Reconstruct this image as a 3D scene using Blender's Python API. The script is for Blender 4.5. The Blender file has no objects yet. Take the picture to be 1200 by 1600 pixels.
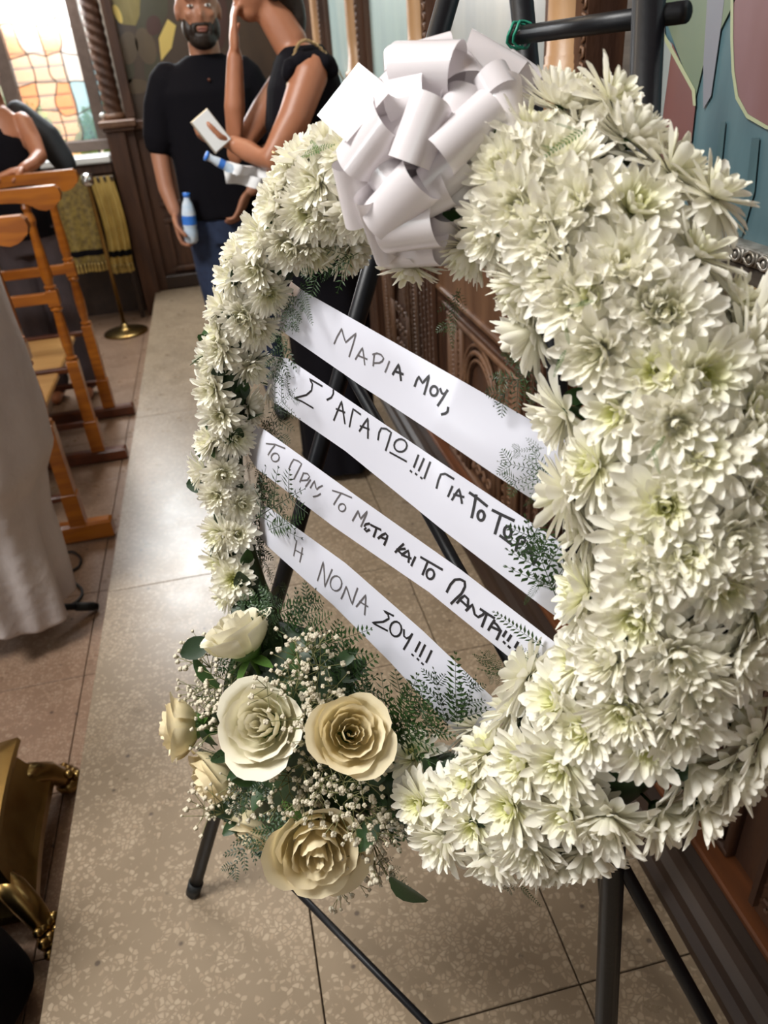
import bpy, bmesh, math, random
import numpy as np
from mathutils import Vector, Matrix, Quaternion
from mathutils.bvhtree import BVHTree
C = bpy.context.scene.collection
PI = math.pi
rnd = random.Random(7)

# ------------------------------------------------------------------ camera
F = 1180.0
EYE = Vector((0, 0, 1.45))
_n = Vector((160, -1920, -1180)).normalized()
_z = -_n
_y = Vector((-300, 700, -1180)); _y = (_y - _z*_y.dot(_z)).normalized()
_x = _y.cross(_z)
ROT = Matrix((_x, _y, _z))
cam_data = bpy.data.cameras.new('camera'); cam = bpy.data.objects.new('camera', cam_data); C.objects.link(cam)
cam.matrix_world = Matrix.Translation(EYE) @ ROT.to_4x4()
cam_data.sensor_width = 36; cam_data.sensor_height = 36; cam_data.sensor_fit = 'AUTO'
cam_data.lens = F/1600*36
cam_data.clip_start = .02
cam_data.dof.use_dof = True; cam_data.dof.focus_distance = .86; cam_data.dof.aperture_fstop = 6.5
sc = bpy.context.scene
sc.camera = cam
sc.cycles.use_denoising = True
sc.cycles.max_bounces = 8; sc.cycles.diffuse_bounces = 4; sc.cycles.glossy_bounces = 4; sc.cycles.transmission_bounces = 6
sc.cycles.transparent_max_bounces = 12
sc.cycles.sample_clamp_indirect = 4
vs = sc.view_settings
vs.view_transform = 'Standard'; vs.look = 'None'; vs.gamma = 1; vs.use_curve_mapping = False
vs.exposure = 0.3

# ------------------------------------------------------------------ world and lights
w = bpy.data.worlds.new('world'); sc.world = w; w.use_nodes = True
nt = w.node_tree; nt.nodes.clear()
sky = nt.nodes.new('ShaderNodeTexSky'); sky.sky_type = 'NISHITA'; sky.sun_disc = False
sky.sun_elevation = math.radians(50); sky.sun_rotation = math.radians(200)
bg = nt.nodes.new('ShaderNodeBackground'); bg.inputs[1].default_value = .35
wo = nt.nodes.new('ShaderNodeOutputWorld')
nt.links.new(sky.outputs[0], bg.inputs[0]); nt.links.new(bg.outputs[0], wo.inputs[0])

def area(name, loc, target, sx, sy, power, col):
    l = bpy.data.lights.new(name, 'AREA'); l.shape = 'RECTANGLE'; l.size = sx; l.size_y = sy
    l.energy = power; l.color = col
    o = bpy.data.objects.new(name, l); C.objects.link(o)
    o.location = loc
    o.rotation_euler = (Vector(target)-Vector(loc)).to_track_quat('-Z', 'Y').to_euler()
    return o
sun = bpy.data.lights.new('sun', 'SUN'); sun.energy = 5; sun.angle = .01; sun.color = (1, .93, .8)
so = bpy.data.objects.new('sun', sun); C.objects.link(so)
so.rotation_euler = Vector((.25, .75, -.9)).to_track_quat('-Z', 'Y').to_euler()
area('added_key_left', (-1.75, .75, 3.85), (.1, .75, 1.1), 1.1, 1.1, 128, (1, .985, .96))  # added key light high on the left; no window stands there
area('added_fill_behind', (-1.2, -2.6, 2.6), (.2, 1, .9), 1.6, 1.6, 9, (.88, .94, 1))  # added weak fill from behind the camera; no door is modelled
area('window_daylight_back', (-.75, 6.0, 2.35), (-.3, 2.2, 0), 1.1, 1.4, 100, (.95, .98, 1))
area('added_streak_fill_side', (-3.4, .2, 1.9), (.1, .7, 1.2), .7, 1.6, 22, (.95, .98, 1))  # added light for streaks on the bow and some fill; no window there
area('added_warm_overhead', (-.6, 3.6, 3.9), (-.6, 3.6, 0), 1.2, 1.2, 20, (1, .82, .62))  # added weak warm overhead light, not a fitting in the room

# ------------------------------------------------------------------ pixel -> point helpers (1200 x 1600 frame)
def ray(px, py): return ROT @ Vector(((px-600)/F, (800-py)/F, -1))
def at(px, py, d): return EYE + ray(px, py)*d
def on_z(px, py, z=0.0):
    r = ray(px, py); return EYE + r*((z-EYE.z)/r.z)
def on_x(px, py, x):
    r = ray(px, py); return EYE + r*(x/r.x)
def on_y(px, py, y):
    r = ray(px, py); return EYE + r*(y/r.y)

# ------------------------------------------------------------------ materials
def mat(name, col=(.8, .8, .8), rough=.5, metal=0, spec=.5, noise=None, bump=None, trans=0, sss=0, attr=None, sheen=0, coat=0, wood=None, emit=None):
    m = bpy.data.materials.new(name); m.use_nodes = True
    nt = m.node_tree; N = nt.nodes; L = nt.links
    b = N['Principled BSDF']
    b.inputs['Base Color'].default_value = (*col, 1)
    b.inputs['Roughness'].default_value = rough; b.inputs['Metallic'].default_value = metal
    b.inputs['Specular IOR Level'].default_value = spec
    if sheen: b.inputs['Sheen Weight'].default_value = sheen
    if coat: b.inputs['Coat Weight'].default_value = coat; b.inputs['Coat Roughness'].default_value = .12
    if sss:
        b.inputs['Subsurface Weight'].default_value = sss; b.inputs['Subsurface Radius'].default_value = (1, .7, .5); b.inputs['Subsurface Scale'].default_value = .01
    tc = N.new('ShaderNodeTexCoord')
    src = None
    if attr:
        a = N.new('ShaderNodeVertexColor'); a.layer_name = attr; src = a.outputs[0]
    if noise:      # (scale, colour2, amount, stretch xyz)
        sc_, c2, amt = noise[:3]; st = noise[3] if len(noise) > 3 else (1, 1, 1)
        mp = N.new('ShaderNodeMapping'); mp.inputs['Scale'].default_value = st
        L.new(tc.outputs['Object'], mp.inputs[0])
        nz = N.new('ShaderNodeTexNoise'); nz.inputs['Scale'].default_value = sc_; nz.inputs['Detail'].default_value = 5
        L.new(mp.outputs[0], nz.inputs[0])
        rp = N.new('ShaderNodeValToRGB'); rp.color_ramp.elements[0].position = .38; rp.color_ramp.elements[1].position = .64
        L.new(nz.outputs[0], rp.inputs[0])
        mu = N.new('ShaderNodeMath'); mu.operation = 'MULTIPLY'; mu.inputs[1].default_value = amt; L.new(rp.outputs[0], mu.inputs[0])
        mx = N.new('ShaderNodeMix'); mx.data_type = 'RGBA'
        mx.inputs[6].default_value = (*col, 1); mx.inputs[7].default_value = (*c2, 1)
        if src: L.new(src, mx.inputs[6])
        L.new(mu.outputs[0], mx.inputs[0]); src = mx.outputs[2]
    if src: L.new(src, b.inputs['Base Color'])
    if bump:       # (scale, strength, distance, stretch)
        st = bump[3] if len(bump) > 3 else (1, 1, 1)
        mp = N.new('ShaderNodeMapping'); mp.inputs['Scale'].default_value = st
        L.new(tc.outputs['Object'], mp.inputs[0])
        nz = N.new('ShaderNodeTexNoise'); nz.inputs['Scale'].default_value = bump[0]; nz.inputs['Detail'].default_value = 4
        L.new(mp.outputs[0], nz.inputs[0])
        bp = N.new('ShaderNodeBump'); bp.inputs['Strength'].default_value = bump[1]; bp.inputs['Distance'].default_value = bump[2]
        L.new(nz.outputs[0], bp.inputs['Height']); L.new(bp.outputs[0], b.inputs['Normal'])
    if emit:
        b.inputs['Emission Color'].default_value = (*emit[0], 1); b.inputs['Emission Strength'].default_value = emit[1]
    if trans:
        t = N.new('ShaderNodeBsdfTranslucent'); ms = N.new('ShaderNodeMixShader'); ms.inputs[0].default_value = trans
        t.inputs[0].default_value = (*col, 1)
        if src: L.new(src, t.inputs[0])
        L.new(b.outputs[0], ms.inputs[1]); L.new(t.outputs[0], ms.inputs[2]); L.new(ms.outputs[0], N['Material Output'].inputs[0])
    return m

def terrazzo(name, base, chip, chip2, rough=.32, scale=62):
    m = bpy.data.materials.new(name); m.use_nodes = True
    nt = m.node_tree; N = nt.nodes; L = nt.links; b = N['Principled BSDF']
    tc = N.new('ShaderNodeTexCoord')
    nz0 = N.new('ShaderNodeTexNoise'); nz0.inputs['Scale'].default_value = 30
    L.new(tc.outputs['Object'], nz0.inputs[0])
    va = N.new('ShaderNodeVectorMath'); va.operation = 'MULTIPLY_ADD'; va.inputs[1].default_value = (.02, .02, .02)
    L.new(nz0.outputs['Color'], va.inputs[0]); L.new(tc.outputs['Object'], va.inputs[2])
    v = N.new('ShaderNodeTexVoronoi'); v.feature = 'DISTANCE_TO_EDGE'; v.inputs['Scale'].default_value = scale
    vc = N.new('ShaderNodeTexVoronoi'); vc.inputs['Scale'].default_value = scale
    L.new(va.outputs[0], v.inputs[0]); L.new(va.outputs[0], vc.inputs[0])
    sep = N.new('ShaderNodeSeparateColor'); L.new(vc.outputs['Color'], sep.inputs[0])
    # chip present when the cell's random value passes a patchy threshold; chip edge from the distance
    pn = N.new('ShaderNodeTexNoise'); pn.inputs['Scale'].default_value = 5; L.new(tc.outputs['Object'], pn.inputs[0])
    th = N.new('ShaderNodeMapRange'); th.inputs[1].default_value = .35; th.inputs[2].default_value = .65; th.inputs[3].default_value = .75; th.inputs[4].default_value = .1
    L.new(pn.outputs[0], th.inputs[0])
    gt = N.new('ShaderNodeMath'); gt.operation = 'GREATER_THAN'; L.new(sep.outputs[0], gt.inputs[0]); L.new(th.outputs[0], gt.inputs[1])
    ed = N.new('ShaderNodeMapRange'); ed.inputs[1].default_value = .03; ed.inputs[2].default_value = .2
    L.new(v.outputs[0], ed.inputs[0])
    mu = N.new('ShaderNodeMath'); mu.operation = 'MULTIPLY'; L.new(gt.outputs[0], mu.inputs[0]); L.new(ed.outputs[0], mu.inputs[1])
    mc = N.new('ShaderNodeMix'); mc.data_type = 'RGBA'; mc.inputs[6].default_value = (*chip, 1); mc.inputs[7].default_value = (*chip2, 1)
    L.new(sep.outputs[1], mc.inputs[0])
    bn = N.new('ShaderNodeTexNoise'); bn.inputs['Scale'].default_value = 9; bn.inputs['Detail'].default_value = 8; L.new(tc.outputs['Object'], bn.inputs[0])
    mb = N.new('ShaderNodeMix'); mb.data_type = 'RGBA'; mb.inputs[6].default_value = (*[c*.86 for c in base], 1); mb.inputs[7].default_value = (*[min(1, c*1.14) for c in base], 1)
    L.new(bn.outputs[0], mb.inputs[0])
    mx = N.new('ShaderNodeMix'); mx.data_type = 'RGBA'; L.new(mu.outputs[0], mx.inputs[0]); L.new(mb.outputs[2], mx.inputs[6]); L.new(mc.outputs[2], mx.inputs[7])
    # dark pits
    dv = N.new('ShaderNodeTexVoronoi'); dv.inputs['Scale'].default_value = 13; L.new(tc.outputs['Object'], dv.inputs[0])
    dl = N.new('ShaderNodeMapRange'); dl.inputs[1].default_value = .05; dl.inputs[2].default_value = .09; dl.inputs[3].default_value = .75; dl.inputs[4].default_value = 0
    L.new(dv.outputs[0], dl.inputs[0])
    md = N.new('ShaderNodeMix'); md.data_type = 'RGBA'; md.inputs[7].default_value = (.05, .035, .03, 1)
    L.new(dl.outputs[0], md.inputs[0]); L.new(mx.outputs[2], md.inputs[6]); L.new(md.outputs[2], b.inputs['Base Color'])
    b.inputs['Roughness'].default_value = rough
    rr = N.new('ShaderNodeMapRange'); rr.inputs[3].default_value = rough-.06; rr.inputs[4].default_value = rough+.12
    L.new(bn.outputs[0], rr.inputs[0]); L.new(rr.outputs[0], b.inputs['Roughness'])
    return m

M_plat = terrazzo('terrazzo_pale', (.235, .178, .118), (.385, .305, .215), (.31, .232, .155), scale=95, rough=.27)
M_tile = terrazzo('terrazzo_pink', (.225, .142, .094), (.33, .232, .162), (.285, .18, .12), scale=105, rough=.27)
M_grout = mat('grout', (.10, .075, .055), .9)
M_plaster = mat('plaster', (.55, .50, .42), .9, noise=(3, (.48, .43, .36), .6))
M_wood = mat('carved_wood', (.085, .036, .017), .55, noise=(22, (.038, .015, .008), .8, (1, 1, .15)), bump=(60, .5, .004, (1, 1, .3)))
M_woodl = mat('carved_wood_light', (.175, .088, .045), .5, noise=(18, (.095, .042, .02), .8, (1, 1, .12)), bump=(90, .3, .002, (1, 1, .2)))
M_col = mat('column_wood', (.46, .27, .13), .42, noise=(9, (.26, .12, .05), .7, (1, 1, .35)), bump=(80, .2, .002))
M_plinth = mat('plinth_wood', (.034, .017, .009), .5, noise=(10, (.018, .009, .006), .8, (3, .3, 3)))
M_ledge = mat('ledge_wood', (.14, .045, .014), .4, noise=(14, (.07, .024, .009), .8, (3, .2, 3)))
M_chair = mat('varnished_pine', (.42, .135, .012), .28, coat=.4, noise=(16, (.24, .065, .008), .8, (.3, .3, 2)))
M_chaird = mat('varnished_dark', (.11, .028, .009), .35, coat=.3, noise=(16, (.06, .016, .006), .8))
M_black = mat('black_paint', (.004, .0045, .0065), .4, spec=.35, bump=(140, .15, .001))
M_rub = mat('black_rubber', (.01, .012, .013), .6)
M_brass = mat('brass', (.36, .25, .095), .27, metal=1, noise=(12, (.26, .15, .045), .8), bump=(30, .15, .002))
M_silver = mat('silver_frame', (.42, .40, .36), .38, metal=.7, noise=(40, (.16, .14, .11), .9), bump=(120, .4, .002))
M_framegrey = mat('weathered_frame', (.10, .085, .07), .5, metal=.3, noise=(30, (.055, .045, .035), .9, (1, .15, 3)))
M_gold = mat('gold_line', (.6, .42, .16), .35, metal=.8)
M_petal = mat('petal', (.9, .88, .8), .5, spec=.3, attr='Col', trans=.30, bump=(420, .25, .0006))
M_eye = mat('flower_centre', (.52, .50, .15), .7, noise=(600, (.30, .27, .05), .7))
M_leaf = mat('leaf', (.032, .082, .016), .45, noise=(60, (.014, .042, .009), .8), trans=.15)
M_leafd = mat('leaf_dark', (.018, .045, .012), .5, noise=(60, (.008, .022, .006), .8))
M_leafl = mat('leaf_fresh', (.09, .19, .03), .45, noise=(60, (.045, .11, .02), .8), trans=.2)
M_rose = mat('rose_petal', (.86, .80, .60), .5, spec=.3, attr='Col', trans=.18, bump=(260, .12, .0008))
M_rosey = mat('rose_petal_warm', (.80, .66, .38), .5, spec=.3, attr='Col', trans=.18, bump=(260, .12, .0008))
M_bud = mat('gypsophila', (.66, .60, .46), .7)
M_stemb = mat('gypsophila_stem', (.22, .22, .09), .6)
M_satin = mat('satin', (.88, .83, .845), .17, spec=.9, trans=.16)
_p = M_satin.node_tree.nodes['Principled BSDF']; _p.inputs['Thin Film Thickness'].default_value = 460; _p.inputs['Thin Film IOR'].default_value = 1.7
_p.inputs['Anisotropic'].default_value = .6
M_ribbon = mat('ribbon', (.73, .735, .82), .2, spec=.5, trans=.1)
M_ink = mat('ink', (.02, .018, .02), .35)
M_ink2 = mat('ink_glare', (.12, .11, .115), .35)  # same marker ink, with the satin's glare put into the colour
M_skin = mat('skin', (.42, .195, .115), .45, sss=.15, noise=(12, (.36, .16, .09), .6))
M_skin2 = mat('skin_tan', (.43, .18, .095), .42, sss=.15, noise=(12, (.37, .15, .08), .6))
M_bcloth = mat('black_cloth', (.005, .0045, .007), .9, spec=.15, bump=(50, .3, .004))
M_denim = mat('denim', (.018, .03, .07), .8, noise=(25, (.03, .05, .11), .7), bump=(200, .3, .002))
M_gcloth = mat('grey_trouser', (.075, .055, .06), .85, noise=(8, (.05, .04, .045), .8))
M_hair = mat('dark_hair', (.02, .012, .008), .5, bump=(120, .5, .003))
M_eyew = mat('eye_white', (.75, .72, .68), .3)
M_iris = mat('iris', (.03, .015, .01), .2)
M_lips = mat('lips', (.26, .10, .075), .45)
M_white = mat('white_drape', (.62, .56, .54), .85, noise=(6, (.52, .46, .44), .7), bump=(18, .35, .02))
M_marble = mat('sill_marble', (.85, .88, .88), .25)
M_vest = mat('brocade', (.30, .22, .055), .5, noise=(40, (.13, .09, .03), .9), bump=(60, .4, .004))
M_vest2 = mat('gold_cloth', (.55, .40, .12), .45, noise=(10, (.36, .24, .06), .7))
M_bottle = mat('bottle_plastic', (.55, .72, .9), .08, spec=.8, noise=(30, (.85, .92, 1), .8)); 
M_bluecap = mat('blue_cap', (.05, .22, .75), .35)
M_phone = mat('phone_case', (.50, .45, .36), .3, metal=.3)
M_chain = mat('chain_gold', (.7, .52, .28), .3, metal=1)
M_wire = mat('green_wire', (.02, .25, .16), .4)
M_flame = mat('tissue', (.78, .78, .78), .9)

# ------------------------------------------------------------------ mesh builder
ORG = {}
class MB:
    def __init__(s): s.v = []; s.f = []; s.c = []; s.mi = []; s.cur = 0
    def add(s, vs, fs, col=None):
        o = len(s.v); s.v += [tuple(v) for v in vs]; s.f += [tuple(i+o for i in f) for f in fs]; s.mi += [s.cur]*len(fs)
        if col is not None: s.c += col if isinstance(col, list) else [col]*len(vs)
        return s
    def box(s, lo, hi, M=None, bev=0):
        x0, y0, z0 = lo; x1, y1, z1 = hi
        if bev:
            b = bev; P = []
            for z, i in ((z0, b), (z0+b, 0), (z1-b, 0), (z1, b)):
                for (x, y, sx, sy) in ((x0, y0, 1, 1), (x1, y0, -1, 1), (x1, y1, -1, -1), (x0, y1, 1, -1)):
                    P.append((x+sx*i, y+sy*i, z))
            fs = [(3, 2, 1, 0), (12, 13, 14, 15)]
            for k in range(3):
                for j in range(4): fs.append((k*4+j, k*4+(j+1) % 4, k*4+4+(j+1) % 4, k*4+4+j))
        else:
            P = [(x0, y0, z0), (x1, y0, z0), (x1, y1, z0), (x0, y1, z0), (x0, y0, z1), (x1, y0, z1), (x1, y1, z1), (x0, y1, z1)]
            fs = [(0, 3, 2, 1), (4, 5, 6, 7), (0, 1, 5, 4), (1, 2, 6, 5), (2, 3, 7, 6), (3, 0, 4, 7)]
        if M is not None: P = [M @ Vector(p) for p in P]
        return s.add(P, fs)
    def tube(s, pts, r, n=10, cap=True, sx=1.0):
        pts = [Vector(p) for p in pts]; m = len(pts)
        rs = r if isinstance(r, (list, tuple)) else [r]*m
        vs = []; prev = None
        for i, p in enumerate(pts):
            t = (pts[min(i+1, m-1)]-pts[max(i-1, 0)])
            t = t.normalized() if t.length > 1e-9 else Vector((0, 0, 1))
            if prev is None:
                a = Vector((0, 0, 1)) if abs(t.z) < .9 else Vector((1, 0, 0))
                u = t.cross(a).normalized()
            else:
                u = (prev-t*prev.dot(t)).normalized()
            prev = u; v = t.cross(u)
            for k in range(n):
                an = 2*PI*k/n; vs.append(p+(u*math.cos(an)*sx+v*math.sin(an))*rs[i])
        fs = [(i*n+k, i*n+(k+1) % n, (i+1)*n+(k+1) % n, (i+1)*n+k) for i in range(m-1) for k in range(n)]
        if cap: fs += [tuple(range(n))[::-1], tuple((m-1)*n+k for k in range(n))]
        return s.add(vs, fs)
    def lathe(s, prof, M=None, n=16, cap=True):     # prof: (r, z)
        vs = [Vector((r*math.cos(2*PI*k/n), r*math.sin(2*PI*k/n), z)) for r, z in prof for k in range(n)]
        if M is not None: vs = [M @ v for v in vs]
        m = len(prof)
        fs = [(i*n+k, i*n+(k+1) % n, (i+1)*n+(k+1) % n, (i+1)*n+k) for i in range(m-1) for k in range(n)]
        if cap: fs += [tuple(range(n))[::-1], tuple((m-1)*n+k for k in range(n))]
        return s.add(vs, fs)
    def ball(s, c, r, M=None, nu=8, nv=5):
        rx, ry, rz = r if isinstance(r, (tuple, list)) else (r, r, r)
        vs = [Vector((0, 0, -1))]
        for j in range(1, nv):
            a = -PI/2+PI*j/nv
            for i in range(nu): vs.append(Vector((math.cos(a)*math.cos(2*PI*i/nu), math.cos(a)*math.sin(2*PI*i/nu), math.sin(a))))
        vs.append(Vector((0, 0, 1)))
        fs = [(0, 1+(i+1) % nu, 1+i) for i in range(nu)]
        for j in range(nv-2):
            for i in range(nu): fs.append((1+j*nu+i, 1+j*nu+(i+1) % nu, 1+(j+1)*nu+(i+1) % nu, 1+(j+1)*nu+i))
        L = len(vs)-1
        fs += [(L, 1+(nv-2)*nu+i, 1+(nv-2)*nu+(i+1) % nu) for i in range(nu)]
        out = []
        for v in vs:
            q = Vector((v.x*rx, v.y*ry, v.z*rz))
            if M is not None: q = M @ q
            out.append(q+Vector(c))
        return s.add(out, fs)
    def grid(s, fn, nu, nv, closed=False, colfn=None):
        vs = []; cs = []
        for j in range(nv+1):
            for i in range(nu+(0 if closed else 1)):
                vs.append(fn(i/nu, j/nv))
                if colfn: cs.append(colfn(i/nu, j/nv))
        W = nu if closed else nu+1
        fs = [(j*W+i, j*W+(i+1) % W, (j+1)*W+(i+1) % W, (j+1)*W+i) for j in range(nv) for i in range(nu)]
        return s.add(vs, fs, cs if colfn else None)
    def prism(s, poly, fn, d0, d1):                  # poly 2-D, fn(a,b,d)->point
        n = len(poly)
        vs = [fn(a, b, d0) for a, b in poly]+[fn(a, b, d1) for a, b in poly]
        fs = [tuple(range(n))[::-1], tuple(range(n, 2*n))]+[(i, (i+1) % n, n+(i+1) % n, n+i) for i in range(n)]
        return s.add(vs, fs)
    def mesh(s, name, mats, smooth=True, org=None):
        me = bpy.data.meshes.new(name)
        vs = s.v
        if org is not None:
            ox, oy, oz = org; vs = [(a-ox, b-oy, c-oz) for a, b, c in vs]
        me.from_pydata(vs, [], s.f)
        for m in (mats if isinstance(mats, (list, tuple)) else [mats]): me.materials.append(m)
        if any(s.mi): me.polygons.foreach_set('material_index', s.mi)
        if smooth: me.polygons.foreach_set('use_smooth', [True]*len(s.f))
        if s.c and len(s.c) == len(s.v):
            ca = me.color_attributes.new('Col', 'FLOAT_COLOR', 'POINT')
            ca.data.foreach_set('color', [x for c in s.c for x in (*c, 1)])
        me.update()
        return me
    def build(s, name, mats, parent=None, smooth=True, label=None):
        org = ORG.get(parent.name, (0, 0, 0)) if parent else (0, 0, 0)
        me = s.mesh(name, mats, smooth, org)
        o = bpy.data.objects.new(name, me); C.objects.link(o)
        if parent: o.parent = parent; ORG[o.name] = org
        if label: o['label'] = label
        return o

def sharp(o, ang=40):
    if o is None: return
    me = o.data
    try: me.set_sharp_from_angle(angle=math.radians(ang))
    except Exception: pass
    return o
def thing(name, label, cat, loc=(0, 0, 0), group=None):
    o = bpy.data.objects.new(name, None); C.objects.link(o); o.empty_display_size = .05
    o.location = loc; o['label'] = label; o['category'] = cat
    if group: o['group'] = group
    ORG[o.name] = tuple(loc)
    return o
def struct(name, loc=(0, 0, 0), label=None):
    o = bpy.data.objects.new(name, None); C.objects.link(o); o.location = loc; o['kind'] = 'structure'; o.empty_display_size = .05
    if label: o['label'] = label
    ORG[o.name] = tuple(loc); return o
def tag(o, label, cat, group=None):
    o['label'] = label; o['category'] = cat
    if group: o['group'] = group
    return o
def inst(name, me, parent, M, label=None):
    o = bpy.data.objects.new(name, me); C.objects.link(o); o.parent = parent; o.matrix_local = M
    if label: o['label'] = label
    return o
def frame(z, loc=(0, 0, 0), spin=0, s=1.0, up=None):
    z = Vector(z).normalized()
    a = Vector(up) if up is not None else (Vector((0, 0, 1)) if abs(z.z) < .95 else Vector((1, 0, 0)))
    x = a.cross(z).normalized(); y = z.cross(x)
    q = Matrix((x, y, z)).transposed().to_4x4()
    return Matrix.Translation(loc) @ q @ Matrix.Rotation(spin, 4, 'Z') @ Matrix.Scale(s, 4)

# ================================================================== THE SETTING
ZL = -.16            # lower floor level
fl = struct('floor')
MB().box((-5, -3, ZL-.1), (-.555, 6.6, ZL-.012)).build('floor_bed', M_grout, fl, False)
MB().box((-.545, -3, ZL-.1), (1.6, 6.03, -.012)).build('platform_bed', M_grout, fl, False)
MB().box((-5, -3, ZL-.2), (1.6, 6.9, ZL-.101)).build('slab', M_grout, fl, False)
g = .003
def tile(x0, y0, x1, y1, ztop, m, nm='tile', deep=.04):
    mb = MB(); mb.box((-(x1-x0)/2+g/2, -(y1-y0)/2+g/2, -deep), ((x1-x0)/2-g/2, (y1-y0)/2-g/2, 0), bev=.0012)
    key = (round(x1-x0, 3), round(y1-y0, 3), m.name, deep)
    if key not in TILE: TILE[key] = mb.mesh(nm, m, False)
    o = bpy.data.objects.new(nm, TILE[key]); C.objects.link(o); o.parent = fl
    o.location = ((x0+x1)/2, (y0+y1)/2, ztop-rnd.uniform(0, .0006))
TILE = {}
ys = [.64+.45*k for k in range(-4, 13)]
for j in range(len(ys)-1):
    y0, y1 = ys[j], min(ys[j+1], 6.03)
    if y0 >= 6.03: break
    for x0, x1 in ((-.06, .395), (.395, .85)): tile(x0, y0, x1, y1, 0, M_plat)
yk = [.67-1.47, .67, 2.14, 3.59, 5.05, 6.03]
for j in range(len(yk)-1): tile(-.565, yk[j], -.06, yk[j+1], 0, M_plat, 'edge_slab')
MB().box((-.556, -1.0, ZL), (-.545, 6.03, -.035)).build('step_riser', M_plat, fl, False)
for i in range(7):
    for j in range(18):
        x1 = -.66-.45*(i-1); x0 = x1-.45
        if i == 0: x0, x1 = -.66, -.557
        y0 = 1.04+.45*(j-5)
        if y0 > 6.1: continue
        tile(x0, y0, x1, min(y0+.45, 6.2), ZL, M_tile)

# room shell
wl = struct('wall_left'); MB().box((-5.1, -3, ZL-.2), (-5, 6.9, 4.6)).build('plaster', M_plaster, wl, False)
wr = struct('wall_front'); MB().box((-5.1, -3.1, ZL-.2), (1.7, -3, 4.6)).build('plaster', M_plaster, wr, False)
ce = struct('ceiling'); MB().box((-5.1, -3.1, 4.5), (1.7, 6.9, 4.6)).build('plaster', M_plaster, ce, False)

# back wall with window opening (x -2.2..-.45, z .95..2.6)
wb = struct('wall_back')
YB = 6.2
b = MB()
b.box((-5, YB, ZL-.2), (-2.3, YB+.3, 4.5)); b.box((-2.3, YB, ZL-.2), (-.53, YB+.3, .9)); b.box((-2.3, YB, 2.7), (-.53, YB+.3, 4.5)); b.box((-.53, YB, ZL-.2), (1.6, YB+.3, 4.5))
b.build('plaster', M_plaster, wb, False)
MB().box((-3.2, 6.17, ZL), (-.65, 6.2, .84)).build('dado_board', M_plinth, wb, False)

# window
win = struct('window_1')
M_frame = mat('window_frame', (.13, .09, .07), .5, noise=(20, (.09, .06, .045), .7))
yw = 6.24
for (x0, x1, z0, z1) in ((-.735, -.66, .98, 2.7), (-1.27, -1.175, .98, 2.7), (-1.80, -1.73, .98, 2.7), (-2.3, -2.24, .98, 2.7), (-.56, -.53, .98, 2.7)):
    MB().box((x0, yw-.04, z0), (x1, yw+.05, z1), bev=.006).build('stile', M_frame, win, False)
MB().box((-2.3, yw-.045, .975), (-.53, yw+.055, 1.045), bev=.006).build('bottom_rail', M_frame, win, False)
MB().box((-2.3, yw-.045, 2.62), (-.53, yw+.055, 2.7), bev=.006).build('top_rail', M_frame, win, False)
def glass(name, tint, op):
    m = bpy.data.materials.new(name); m.use_nodes = True; N = m.node_tree.nodes; L = m.node_tree.links; N.remove(N['Principled BSDF'])
    tr = N.new('ShaderNodeBsdfTransparent'); tr.inputs[0].default_value = (*tint, 1)
    tl = N.new('ShaderNodeBsdfTranslucent'); tl.inputs[0].default_value = (*tint, 1)
    gl = N.new('ShaderNodeBsdfGlossy'); gl.inputs[1].default_value = .05
    a = N.new('ShaderNodeMixShader'); a.inputs[0].default_value = op; L.new(tr.outputs[0], a.inputs[1]); L.new(tl.outputs[0], a.inputs[2])
    c = N.new('ShaderNodeMixShader'); c.inputs[0].default_value = .05; L.new(a.outputs[0], c.inputs[1]); L.new(gl.outputs[0], c.inputs[2])
    L.new(c.outputs[0], N['Material Output'].inputs[0]); return m
G_clear = glass('glass_clear', (.95, .97, .95), .22)
G_yel = glass('glass_yellow', (1, .94, .5), .22)
G_pink = glass('glass_pink', (1, .82, .68), .22)
G_blue = glass('glass_blue', (.72, .93, 1), .22)
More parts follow.
